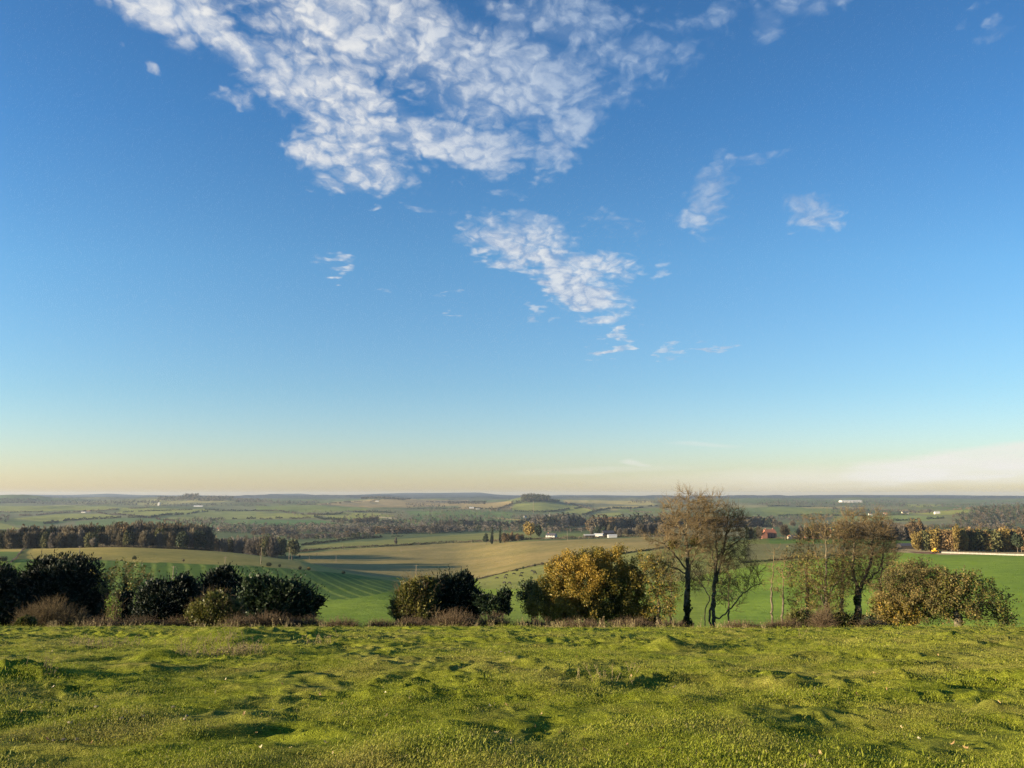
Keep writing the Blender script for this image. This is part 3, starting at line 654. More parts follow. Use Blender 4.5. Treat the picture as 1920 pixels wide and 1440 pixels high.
def tree(name, u, v, Y, blobs, label, cat='tree', group=None, paths=None, natt=1400, step=.32, kill=.55, rmax=.3, tip=.012, twigs=2., twL=.8, twr=.011, up=.12, sub=2,
         leaves=None, ivy=None, seed=1, mat=M_BARK, twmat=M_TWIG, extra=None, mist=None, shell=.2):
    rs = RS(seed); base = P3(u, v, Y); base[2] = ground(base[0], base[1])-.05
    B = blobs3(blobs, Y); root = empty(name, base, label, cat, group)
    att, _, _, _ = blobpts(B, natt, rs, shell)
    pl = [[base]+[P3(*q[:2], Y, q[2] if len(q) > 2 else 0) for q in p] if k == 0 else [P3(*q[:2], Y, q[2] if len(q) > 2 else 0) for q in p] for k, p in enumerate(paths or [[(u, v-40)]])]
    nodes, par = colonize(pl, att, step, 3.5, kill, 170, rs, up)
    r = radii(nodes, par, tip, 2.2, rmax)
    if len(nodes) > 6: r[:3] *= np.array([1.45, 1.25, 1.1])
    nodes_l = nodes-base
    th = min(.045, float(r.max())*.55); tb = Bag(); add_skeleton(tb, nodes_l, par, r, th, 9); tb.build('trunk', [mat], root, True)
    cb = Bag(); add_skeleton(cb, nodes_l, par, r, 0, th); ends = add_twigs(cb, nodes_l, par, r, rs, twigs, twL, .035, twr, .3, sub)
    cb.build('branches', [twmat], root, True)
    if leaves:
        for L_ in (leaves if isinstance(leaves, list) else [leaves]):
            lb = Bag(); cand = nodes_l[(r < .05)]; cand = np.concatenate([cand, ends[rs.rand(len(ends)) < .5]])
            if L_.get('where') is not None: cand = cand[L_['where'](cand, base, Y)]
            c = cand[rs.choice(len(cand), min(L_['n'], len(cand)), replace=False)]
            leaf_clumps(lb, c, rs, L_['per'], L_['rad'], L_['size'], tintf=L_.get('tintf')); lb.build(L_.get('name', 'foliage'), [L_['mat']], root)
    if ivy:
        ib = Bag(); 
        for (u0, v0, u1, v1, rad, n) in ivy:
            p0 = P3(u0, v0, Y)-base; p1 = P3(u1, v1, Y)-base; t = rs.rand(n)[:, None]
            d = nrm(rs.normal(size=(n, 3))*np.array([1, 1, .5])); wv_ = (.75+1.3*vnoise(t*7+rad*9, t*0+u0*.1, 3)+.9*vnoise(t*19, t*0+d[:, :1]*2, 5)); P = p0+(p1-p0)*t+d*rad*(1.05-.85*t**.7)*np.clip(wv_, .25, 1.7)*(.55+.6*rs.rand(n)[:, None])
            V, Q = cards(P, .2*(.6+.8*rs.rand(n)), rs, None, .9); ib.add(V, Q, np.repeat(rs.rand(n), 4))
        ib.build('ivy', [M_IVY], root)
    for (mu, mv, mr) in (mist or []):
        mb = Bag(); c = P3(mu, mv, Y)-base; n = 700; P, d, _, _ = blobpts([(*c, mr, mr, mr)], n, rs, .1)
        V, Q = cards(P, .22, rs, d, .3, .8); mb.add(V, Q, np.repeat(.4+.5*rs.rand(n), 4)); mb.build('mistletoe', [M_OLIVE], root)
    return root
def shrub(name, Y, blobs, label, cat='shrub', group=None, mat=M_YEW, n=9000, size=.28, aspect=.35, outward=.9, upb=.5, seed=1, core=True, stems=0, stem_mat=M_STEM, stemL=1.2, bare=0, tint=(.15, .85), rough=.55, jag=0., shell=.45, trunk=None, sprays=0, leaf_name='foliage'):
    """dense bush or evergreen: leaf cards over noisy ellipsoids, optional twig sprays that break the outline"""
    rs = RS(seed); B = blobs3(blobs, Y); u0, v0 = blobs[0][:2]
    bx, by = B[:, 0].mean(), B[:, 1].mean(); base = np.array([bx, by, ground(bx, by)])
    root = empty(name, base, label, cat, group); B = B.copy(); B[:, :3] -= base
    P, d, bi, rr = blobpts(B, n, rs, shell)
    k = 1+rough*(vnoise(P[:, 0]*1.3+7*seed, P[:, 2]*1.3+P[:, 1]*.9, seed)+.6*vnoise(P[:, 0]*3.1, P[:, 2]*3.1+P[:, 1]*2, seed+4))
    P = B[bi, :3]+(P-B[bi, :3])*k[:, None]
    gz = height(P[:, 0]+base[0], np.maximum(P[:, 1]+base[1], 60)) if by > 58 else mheight(P[:, 0]+base[0], P[:, 1]+base[1])
    keep = P[:, 2]+base[2] > gz-.05; P = P[keep]; d = d[keep]; rr = rr[keep]
    lb = Bag(); V, Q = cards(P, size*(.5+rs.rand(len(P))), rs, d*outward+np.array([0, 0, upb]), aspect, .9)
    cl = .5+vnoise(P[:, 0]*.9, P[:, 2]*.9+P[:, 1]*.5, seed+9)
    t = np.clip(tint[0]+(tint[1]-tint[0])*(.6*cl+.4*rs.rand(len(P))), 0, 1); lb.add(V, Q, np.repeat(t, 4))
    if sprays:
        S0, d2, _, _ = blobpts(B, sprays, rs, .85); S0 = S0[S0[:, 2] > 0] if len(S0) else S0; d2 = d2[:len(S0)]
        dd = nrm(nrm(S0-B[:, :3].mean(0))*.7+np.array([0, 0, .65])+.45*rs.normal(size=S0.shape)); L_ = jag*(.4+rs.rand(len(S0)))[:, None]
        for q in range(7):
            tt = rs.rand(len(S0))[:, None]; PP = S0+dd*L_*tt; V, Q = cards(PP, size*(1.25-tt[:, 0]*.7), rs, dd, aspect, .55); lb.add(V, Q, np.repeat(np.clip(tint[0]+rs.rand(len(S0))*(tint[1]-tint[0]), 0, 1), 4))
    if n: lb.build(leaf_name, [mat], root)
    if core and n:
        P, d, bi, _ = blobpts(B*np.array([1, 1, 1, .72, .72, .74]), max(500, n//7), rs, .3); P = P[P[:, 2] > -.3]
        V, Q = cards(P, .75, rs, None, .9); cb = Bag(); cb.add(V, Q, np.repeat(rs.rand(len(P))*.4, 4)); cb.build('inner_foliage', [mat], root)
    if stems:
        sb = Bag(); S0, d, bi, _ = blobpts(B, stems, rs, .2); foot = B[bi, :3]*np.array([1, 1, 0])+rs.normal(size=(stems, 3))*np.array([.35, .35, 0])*B[bi, 3:4]*.6
        fz = np.array([ground(a+base[0], b+base[1]) for a, b in foot[:, :2]])-base[2]; foot[:, 2] = fz
        dirn = nrm(d+np.array([0, 0, .5])); tip = S0+dirn*stemL*.5*(.3+rs.rand(stems))[:, None]
        mid = foot+(S0-foot)*.5+rs.normal(size=(stems, 3))*.12+np.array([0, 0, .15])
        for a, b, r0, r1 in ((foot, mid, .016, .012), (mid, S0, .012, .009), (S0, tip, .009, .004)):
            V, Q = tubes(a, b, np.full(stems, r0), np.full(stems, r1), 3); sb.add(V, Q)
        for q in range(bare):
            t = rs.rand(stems)[:, None]; a = np.where(t < .5, mid+(S0-mid)*t*2, S0+(tip-S0)*(t*2-1)); b = a+nrm(dirn+.9*nrm(rs.normal(size=a.shape)))*stemL*.4*(.3+rs.rand(stems))[:, None]
            V, Q = tubes(a, b, np.full(stems, .007), np.full(stems, .003), 3); sb.add(V, Q)
        sb.build('stems', [stem_mat], root, True)
    if trunk:
        tb = Bag()
        for (u1, v1, u2, v2, r1, r2) in trunk:
            a = P3(u1, v1, Y)-base; b = P3(u2, v2, Y)-base; m = (a+b)/2+np.array([.1, 0, .05])
            V, Q = tubes([a, m], [m, b], [r1, (r1+r2)/2], [(r1+r2)/2, r2], 7); tb.add(V, Q)
        tb.build('trunk', [M_BARK], root, True)
    return root

# --- left group of evergreens
shrub('yew_tree', 66, [(-30, 1120, 55, 62), (5, 1085, 26, 26), (-20, 1160, 60, 30), (30, 1140, 30, 36)], 'dark yew cut off by the left edge of the picture', 'tree', mat=M_YEW, n=11000, size=.30, seed=11, sprays=260, jag=.8, trunk=[(-10, 1200, -10, 1120, .25, .12)])
shrub('yew_tree', 70, [(118, 1108, 62, 60), (88, 1078, 40, 34), (150, 1080, 36, 34), (60, 1110, 34, 44), (178, 1120, 24, 44), (120, 1150, 80, 40), (95, 1060, 18, 17), (150, 1062, 14, 15), (55, 1085, 12, 12)],
      'largest black-green yew, broad and dense, on the far left', 'tree', mat=M_YEW, n=26000, size=.30, seed=12, sprays=520, jag=.8, trunk=[(120, 1200, 118, 1120, .4, .2)])
tree('ivy_clad_tree', 236, 1196, 69, [(238, 1078, 34, 22), (262, 1095, 22, 26), (205, 1085, 16, 24), (236, 1110, 40, 30)], 'thin half-bare tree with an ivy-covered stem between two yews', 'tree', paths=[[(236, 1150), (238, 1110), (240, 1080)], [(238, 1125), (258, 1100)], [(237, 1120), (215, 1090)]],
     natt=700, rmax=.12, seed=13, twigs=2.2, twL=.7, ivy=[(234, 1190, 236, 1085, .75, 2600), (240, 1180, 246, 1110, .6, 1200)], leaves=dict(n=420, per=5, rad=.28, size=.15, mat=M_OLIVE))
shrub('yew_tree', 67, [(318, 1128, 48, 42), (345, 1100, 24, 24), (290, 1140, 34, 36), (305, 1108, 20, 22), (355, 1130, 24, 36)], 'low rounded black-green yew in the middle of the left-hand row', 'tree', mat=M_YEW, n=14000, size=.29, seed=14, sprays=320, jag=.8, trunk=[(320, 1200, 320, 1130, .25, .14)])
shrub('yew_tree', 73, [(418, 1100, 34, 36), (420, 1076, 22, 16), (400, 1110, 30, 34), (447, 1108, 22, 28), (430, 1130, 50, 36)], 'dome-topped dark yew standing behind the olive thorn bush', 'tree', mat=M_YEW, n=13000, size=.29, seed=15, sprays=340, jag=.75, trunk=[(420, 1200, 420, 1120, .25, .14)])
shrub('evergreen_tree', 64, [(510, 1122, 42, 32), (482, 1100, 26, 20), (545, 1120, 36, 30), (575, 1135, 26, 26), (520, 1148, 60, 26), (598, 1128, 10, 12), (470, 1120, 22, 28)],
      'wide sprawling dark evergreen with jagged shoots, right end of the left group', 'tree', mat=M_HOLLY, n=15000, size=.26, aspect=.5, seed=16, sprays=620, jag=1.1, rough=.6, trunk=[(515, 1200, 515, 1130, .2, .1)])
shrub('thorn_bush', 60, [(402, 1142, 42, 28), (385, 1150, 34, 24), (430, 1150, 30, 24), (405, 1125, 24, 18)], 'olive-yellow thorn bush in front of the yews', 'bush', mat=M_OLIVE, n=7500, size=.13, aspect=.7, seed=17, core=True, stems=420, stem_mat=M_TWIG, bare=3, rough=.5, shell=.2, sprays=160, jag=.4)
shrub('thorn_bush', 57, [(48, 1169, 15, 11), (42, 1172, 12, 9)], 'small yellow-green bush at the foot of the left yew', 'bush', mat=M_OLIVE, n=1500, size=.11, aspect=.7, seed=18, stems=80, stem_mat=M_TWIG, bare=2, tint=(.4, 1.))
shrub('bare_bush', 62, [(95, 1152, 34, 26), (130, 1160, 30, 20), (60, 1160, 30, 20)], 'dark leafless bush in front of the largest yew', 'bush', mat=M_RED, n=1500, size=.12, seed=19, core=False, stems=900, stem_mat=M_TWIG, bare=5, stemL=1., tint=(0, .5))
shrub('young_ivy_bush', 61, [(212, 1145, 13, 26), (216, 1170, 7, 8), (205, 1130, 8, 12)], 'narrow bright green sapling beside the ivy-clad tree', 'sapling', mat=M_LIME, n=420, size=.11, aspect=.8, seed=20, core=False, stems=60, bare=2, stem_mat=M_TWIG)
shrub('yew_shrub', 68, [(205, 1160, 26, 26), (262, 1158, 34, 24), (228, 1140, 18, 26)], 'low black-green evergreen mass under the ivy-clad tree', 'shrub', mat=M_YEW, n=7000, size=.28, seed=21, sprays=200, jag=.7)
shrub('yew_shrub', 70, [(392, 1158, 40, 24), (455, 1150, 40, 30), (372, 1125, 16, 26)], 'low black-green evergreen mass behind the olive thorn bush', 'shrub', mat=M_YEW, n=8000, size=.28, seed=22, sprays=240, jag=.7)
# --- bramble hedge running along the brow
br = [(190, 36, 12, 'low dead-brown brambles under the ivy-clad tree'), (262, 34, 13, 'low dead-brown brambles left of the olive thorn bush'), (335, 34, 14, 'brown brambles at the foot of the olive thorn bush'), (448, 26, 15, 'pinkish twiggy bramble mound right of the olive thorn bush'),
      (505, 42, 20, 'tall russet bramble mound in front of the sprawling evergreen'), (572, 34, 14, 'low russet brambles under the right end of the left group'), (640, 34, 11, 'low russet brambles at the left of the grassy gap'),
      (716, 30, 9, 'thin strip of brambles at the right of the grassy gap'), (775, 34, 13, 'low brambles under the thorny hawthorn'), (852, 42, 22, 'rounded reddish bramble mound below the cone-shaped yew'), (925, 34, 18, 'brown bramble mound left of the golden oak'),
      (1000, 42, 10, 'low brambles under the left side of the golden oak'), (1090, 52, 9, 'low brambles under the middle of the golden oak'), (1185, 40, 11, 'low brambles between golden oak and tall bare tree'), (1260, 26, 9, 'brambles at the foot of the tallest bare tree'),
      (1390, 36, 7, 'sparse brambles right of the twin-stemmed bare tree'), (1470, 36, 10, 'sparse brambles under the slender bare saplings'), (1640, 30, 8, 'thin brambles left of the sprawling brown oak')]
for k, (u, ru, rv, lb) in enumerate(br):
    shrub('bramble', 57.5+1.2*(k % 3), [(u, 1182-rv*.45, ru, rv), (u-ru*.5, 1184-rv*.3, ru*.5, rv*.75), (u+ru*.5, 1184-rv*.3, ru*.55, rv*.7)], lb, 'bramble', 'brambles along the brow of the meadow', mat=M_RED, n=int(60*ru), size=.10, aspect=.7, seed=40+k,
          core=False, stems=int(26*ru), bare=3, stemL=.8, rough=.5, shell=.1)
# --- centre group
shrub('hawthorn', 66, [(770, 1118, 32, 34), (795, 1100, 34, 20), (755, 1140, 26, 28), (790, 1135, 34, 34)], 'olive and gold hawthorn on the left of the cone-shaped yew', 'tree', mat=M_OLIVE, n=11000, size=.15, aspect=.7, seed=61, stems=500, stem_mat=M_TWIG, bare=4, rough=.5, shell=.15, tint=(.25, 1.), sprays=240, jag=.5)
shrub('yew_tree', 68, [(852, 1115, 42, 42), (870, 1092, 22, 20), (835, 1100, 26, 24), (820, 1140, 40, 34), (878, 1135, 26, 36)], 'broad cone-shaped dark yew in the centre gap', 'tree', mat=M_YEW, n=19000, size=.30, seed=62, sprays=420, jag=.7, trunk=[(850, 1195, 850, 1130, .3, .15)], tint=(.3, 1.))
shrub('evergreen_tree', 66, [(925, 1135, 22, 18), (945, 1120, 14, 14), (905, 1128, 12, 14), (950, 1142, 9, 10)], 'small open dark evergreen leaning left of the golden oak', 'tree', mat=M_HOLLY, n=3600, size=.24, aspect=.5, seed=63, sprays=200, jag=.8, rough=.7, core=False, trunk=[(925, 1190, 920, 1140, .09, .05), (935, 1190, 945, 1130, .07, .04)])
tree('dead_sapling', 822, 1190, 60, [(822, 1150, 14, 10)], 'small pale dead tree in front of the cone-shaped yew', paths=[[(822, 1165), (818, 1150)]], natt=60, rmax=.035, seed=64, twigs=1., twL=.4, step=.2, kill=.3)
# --- golden oak
oakB = [(1110, 1080, 70, 46), (1140, 1055, 50, 26), (1060, 1100, 52, 44), (1170, 1100, 40, 52), (1095, 1125, 88, 40), (1020, 1112, 30, 28), (1190, 1135, 34, 36), (1050, 1148, 54, 20), (1140, 1150, 70, 20), (1005, 1140, 24, 20), (1120, 1040, 30, 12), (1012, 1125, 28, 30), (1078, 1062, 50, 24)]
tree('golden_oak', 1105, 1194, 70, oakB, 'broad golden-brown oak still in leaf, right of centre', paths=[[(1105, 1160), (1108, 1130)], [(1107, 1140), (1150, 1100)], [(1107, 1140), (1065, 1110)], [(1106, 1150), (1040, 1140)], [(1107, 1145), (1180, 1135)]],
     natt=1900, step=.36, kill=.6, rmax=.42, seed=70, twigs=.8, twL=.5, sub=1, shell=.35,
     leaves=[dict(n=2600, per=58, rad=.50, size=.135, mat=M_GOLD, tintf=lambda c: np.clip(.42+.55*vnoise(c[:, 0]*.45, c[:, 2]*.5+c[:, 1]*.3, 3)*2-.055*(c[:, 0]-1.)+.05*(c[:, 2]-4.5), 0, 1))])  # tint rises to the left and top, painting sunlight into the leaf colour
tree('field_maple', 1000, 1196, 72, [(996, 1106, 16, 12), (988, 1118, 13, 12), (1004, 1130, 13, 13)], 'small dark green tree against the left side of the golden oak', paths=[[(1004, 1160), (1002, 1120)]], natt=260, rmax=.12, seed=71, leaves=dict(n=300, per=18, rad=.35, size=.17, mat=M_HOLLY, tintf=lambda c: .6+.4*RS(3).rand(len(c))))
# --- tall bare trees
tree('tall_bare_tree', 1289, 1198, 72, [(1290, 985, 46, 55), (1270, 960, 34, 32), (1315, 965, 30, 36), (1288, 940, 30, 22), (1255, 1010, 36, 26), (1320, 1010, 26, 30), (1285, 1040, 40, 24), (1235, 1015, 28, 10), (1240, 1060, 28, 30), (1300, 1080, 26, 30), (1225, 1010, 22, 8)],
     'tallest bare tree with ivy round its base, top of crown above the horizon', paths=[[(1287, 1130), (1290, 1085), (1289, 1050), (1286, 1000), (1290, 970), (1292, 930)], [(1288, 1070), (1262, 1035), (1240, 1018), (1218, 1008)], [(1289, 1040), (1312, 1000), (1322, 975)], [(1287, 1005), (1265, 975), (1258, 950)], [(1288, 1080), (1255, 1062), (1235, 1050)], [(1290, 1075), (1303, 1040), (1310, 1015)]],
     natt=2800, step=.28, kill=.42, rmax=.24, seed=80, twigs=3.4, twL=.8, twr=.013, shell=.1, ivy=[(1286, 1196, 1289, 1125, .75, 2600), (1289, 1135, 1290, 1065, .42, 900), (1268, 1198, 1280, 1165, .7, 700)], mist=[(1262, 1021, .45), (1303, 1014, .5)])
tree('tall_bare_tree', 1338, 1198, 75, [(1350, 985, 36, 46), (1335, 950, 18, 26), (1375, 985, 32, 36), (1390, 1010, 24, 26), (1350, 1025, 46, 24), (1325, 990, 18, 36), (1395, 1095, 34, 18), (1375, 1050, 40, 22), (1420, 1070, 16, 14), (1345, 1075, 26, 34), (1360, 1120, 30, 14)],
     'second tallest bare tree, twin stems and a long limb reaching low to the right', paths=[[(1337, 1140), (1341, 1075), (1344, 1030), (1340, 985), (1335, 945)], [(1342, 1060), (1358, 1020), (1372, 980)], [(1343, 1045), (1375, 1020), (1395, 1005)], [(1348, 1158, .0), (1349, 1160), (1372, 1140), (1392, 1112), (1415, 1098), (1425, 1095)], [(1341, 1060), (1330, 1010), (1322, 975)], [(1339, 1190), (1330, 1165), (1336, 1120), (1350, 1060), (1362, 1010), (1366, 960)]],
     natt=2600, step=.28, kill=.42, rmax=.22, seed=81, twigs=3.4, twL=.8, twr=.013, shell=.1)
tree('bare_tree', 1320, 1198, 70, [(1316, 1090, 20, 24), (1300, 1070, 16, 18), (1330, 1110, 14, 18)], 'small dark bare tree between the two tallest bare trees', paths=[[(1322, 1150), (1330, 1118), (1312, 1090), (1302, 1070)]], natt=240, rmax=.13, seed=82, twigs=1.8, twL=.6)
tree('half_bare_tree', 1232, 1198, 69, [(1228, 1085, 30, 40), (1215, 1060, 24, 26), (1245, 1110, 26, 34), (1210, 1100, 20, 30), (1240, 1140, 34, 24)], 'half-bare tree with a few yellow leaves between golden oak and tallest tree', paths=[[(1234, 1150), (1232, 1100), (1238, 1060)], [(1233, 1120), (1212, 1080), (1200, 1050)]], natt=800, rmax=.15, seed=83, twigs=2., twL=.7,
     leaves=dict(n=520, per=7, rad=.35, size=.15, mat=M_GOLD, tintf=lambda c: .15+.5*RS(4).rand(len(c))*np.ones(len(c))))
tree('slender_bare_tree', 1449, 1198, 68, [(1452, 1060, 14, 40), (1462, 1045, 12, 26), (1442, 1085, 14, 30)], 'first of two slender bare saplings with pale stems, the left one', group='slender saplings in the gap', paths=[[(1446, 1120), (1450, 1060), (1453, 1030)]], natt=260, rmax=.09, seed=84, twigs=2., twL=.6)
tree('slender_bare_tree', 1464, 1198, 69, [(1472, 1070, 16, 36), (1480, 1050, 12, 22), (1460, 1100, 12, 24)], 'second of two slender bare saplings with pale stems, the right one', group='slender saplings in the gap', paths=[[(1468, 1120), (1467, 1075), (1476, 1040)]], natt=260, rmax=.09, seed=85, twigs=2., twL=.6,
     leaves=dict(n=60, per=8, rad=.3, size=.14, mat=M_BROWN))
tree('hornbeam', 1552, 1198, 72, [(1548, 1050, 40, 30), (1520, 1070, 34, 34), (1575, 1075, 30, 34), (1548, 1100, 52, 40), (1500, 1095, 24, 34), (1530, 1135, 52, 30), (1545, 990, 36, 30), (1525, 985, 26, 22), (1500, 1010, 20, 16), (1546, 966, 16, 12), (1580, 1000, 18, 16), (1560, 1020, 26, 20)], 'dense olive-brown half-leafed tree with a bare top in the right group',
     paths=[[(1550, 1150), (1548, 1100), (1550, 1050), (1547, 1000), (1545, 975)], [(1550, 1140), (1520, 1080), (1505, 1060)], [(1549, 1120), (1580, 1080), (1590, 1060)], [(1549, 1110), (1530, 1040), (1525, 1010)]], natt=2600, rmax=.30, seed=86, twigs=2.8, twL=.6,
     leaves=[dict(n=1100, per=5, rad=.34, size=.12, mat=M_OLIVE, tintf=lambda c: .45+.5*RS(5).rand(len(c)), where=lambda c, b, Y: (c[:, 2]+b[2])/Y < ray(960, 1040)[1]), dict(n=420, per=5, rad=.35, size=.12, mat=M_BROWN, name='brown_leaves')])
tree('bare_ash', 1612, 1198, 74, [(1610, 1020, 40, 38), (1640, 1000, 36, 38), (1598, 990, 30, 32), (1655, 1040, 30, 34), (1600, 1090, 36, 30), (1614, 972, 18, 14), (1644, 970, 14, 14), (1580, 1010, 20, 20), (1668, 1015, 12, 16), (1620, 1070, 40, 26), (1638, 985, 20, 20)], 'large bare tree with ivy on its trunk, left of the sprawling brown oak', paths=[[(1610, 1140), (1608, 1105), (1598, 1065), (1602, 1020), (1598, 985)], [(1609, 1110), (1632, 1055), (1636, 1010), (1640, 985)], [(1609, 1105), (1648, 1070), (1655, 1040)], [(1601, 1060), (1578, 1030), (1572, 1010)]],
     natt=2600, step=.28, kill=.42, rmax=.28, seed=87, twigs=3.4, twL=.8, twr=.013, ivy=[(1606, 1196, 1607, 1110, .8, 2300)])
tree('bare_tree', 1578, 1198, 76, [(1580, 1010, 22, 34), (1590, 1050, 26, 34), (1566, 1060, 22, 36), (1580, 985, 14, 18)], 'upright bare tree between the half-leafed tree and the ivied bare tree', paths=[[(1578, 1120), (1580, 1060), (1582, 1010)], [(1579, 1100), (1566, 1050)]], natt=900, rmax=.17, seed=93, twigs=3., twL=.7)
tree('bare_tree', 1516, 1198, 75, [(1512, 1030, 20, 36), (1500, 1060, 20, 30), (1524, 1005, 16, 24)], 'upright bare tree on the left edge of the half-leafed tree', paths=[[(1514, 1120), (1512, 1060), (1518, 1010)]], natt=700, rmax=.15, seed=94, twigs=3., twL=.7, leaves=dict(n=120, per=6, rad=.3, size=.14, mat=M_BROWN))
tree('bare_tree', 1652, 1198, 77, [(1652, 1050, 22, 44), (1664, 1030, 16, 30), (1640, 1085, 24, 30)], 'slim bare tree right of the ivied bare tree', paths=[[(1650, 1130), (1652, 1080), (1656, 1030)]], natt=700, rmax=.14, seed=95, twigs=3., twL=.7)
tree('bare_tree', 1368, 1198, 78, [(1368, 1085, 20, 34), (1360, 1110, 20, 30), (1384, 1120, 18, 26)], 'thin low bare tree just right of the twin-stemmed tall tree', paths=[[(1366, 1140), (1368, 1080)]], natt=420, rmax=.09, seed=96, twigs=2.6, twL=.6)
tree('bare_tree', 1258, 1198, 77, [(1256, 1090, 20, 40), (1262, 1060, 16, 26), (1250, 1130, 20, 26)], 'thin bare tree just left of the tallest tree trunk', paths=[[(1258, 1130), (1258, 1070)]], natt=480, rmax=.10, seed=97, twigs=2.6, twL=.6)
tree('sprawling_oak', 1700, 1200, 68, [(1700, 1085, 48, 26), (1740, 1085, 44, 26), (1670, 1110, 34, 34), (1715, 1120, 60, 40), (1770, 1105, 36, 32), (1660, 1140, 26, 26), (1700, 1150, 56, 22), (1720, 1072, 24, 12)], 'wide low brown-leaved oak at the right of the tree line', paths=[[(1702, 1165), (1708, 1140)], [(1706, 1150), (1670, 1110)], [(1706, 1150), (1740, 1100)], [(1706, 1155), (1770, 1130)], [(1706, 1150), (1710, 1090)]],
     natt=2100, rmax=.34, seed=88, twigs=1.6, twL=.55, leaves=[dict(n=1500, per=20, rad=.38, size=.115, mat=M_BROWN, tintf=lambda c: np.clip(.5+1.1*vnoise(c[:, 0]*.5, c[:, 2]*.6+c[:, 1]*.3, 8), 0, 1)), dict(n=260, per=16, rad=.4, size=.16, mat=M_GOLD, name='golden_leaves', where=lambda c, b, Y: (c[:, 2] < 3.4) & (c[:, 0] < 1.))])
tree('leaning_oak', 1800, 1200, 66, [(1800, 1098, 42, 28), (1838, 1116, 42, 28), (1790, 1135, 44, 30), (1862, 1135, 32, 28), (1884, 1158, 26, 20), (1825, 1100, 30, 18), (1785, 1092, 22, 20), (1830, 1150, 40, 20)], 'low spreading dark green oak at the right end of the tree line', paths=[[(1797, 1165), (1792, 1145)], [(1793, 1150), (1835, 1130), (1862, 1130)], [(1793, 1150), (1780, 1105)], [(1794, 1158), (1840, 1160), (1878, 1165)], [(1793, 1148), (1812, 1110)]],
     natt=1500, rmax=.36, seed=89, twigs=1.8, twL=.55, leaves=[dict(n=800, per=9, rad=.38, size=.15, mat=M_OLIVE, tintf=lambda c: .1+.5*RS(3).rand(len(c))), dict(n=420, per=9, rad=.36, size=.15, mat=M_BROWN, name='brown_leaves', where=lambda c, b, Y: c[:, 0] < 1.2)])
shrub('bare_bush', 58, [(1545, 1164, 18, 22), (1538, 1170, 14, 14)], 'reddish leafless bush below the half-leafed tree', 'bush', mat=M_RED, n=150, size=.1, seed=90, core=False, stems=260, bare=5, stemL=1.1)
shrub('thorn_bush', 70, [(1500, 1166, 26, 20), (1525, 1170, 24, 16)], 'olive scrub under the left side of the half-leafed tree', 'bush', mat=M_OLIVE, n=3000, size=.13, aspect=.7, seed=98, stems=200, stem_mat=M_TWIG, bare=3, tint=(.1, .7))
shrub('thorn_bush', 71, [(1575, 1166, 26, 20), (1628, 1168, 22, 16), (1600, 1172, 30, 12)], 'olive scrub between the half-leafed tree and the ivied bare tree', 'bush', mat=M_OLIVE, n=3600, size=.13, aspect=.7, seed=99, stems=240, stem_mat=M_TWIG, bare=3, tint=(.0, .6))
shrub('evergreen_shrub', 69, [(1665, 1165, 22, 22), (1640, 1172, 20, 14)], 'dark evergreen shrub beneath the sprawling brown oak', 'shrub', mat=M_HOLLY, n=2500, size=.22, seed=91, sprays=60, jag=.5)
shrub('evergreen_shrub', 72, [(1190, 1168, 26, 20), (1225, 1172, 20, 16)], 'dark evergreen shrub beside the ivy base of the tallest tree', 'shrub', mat=M_HOLLY, n=2500, size=.22, seed=92, sprays=60, jag=.5)
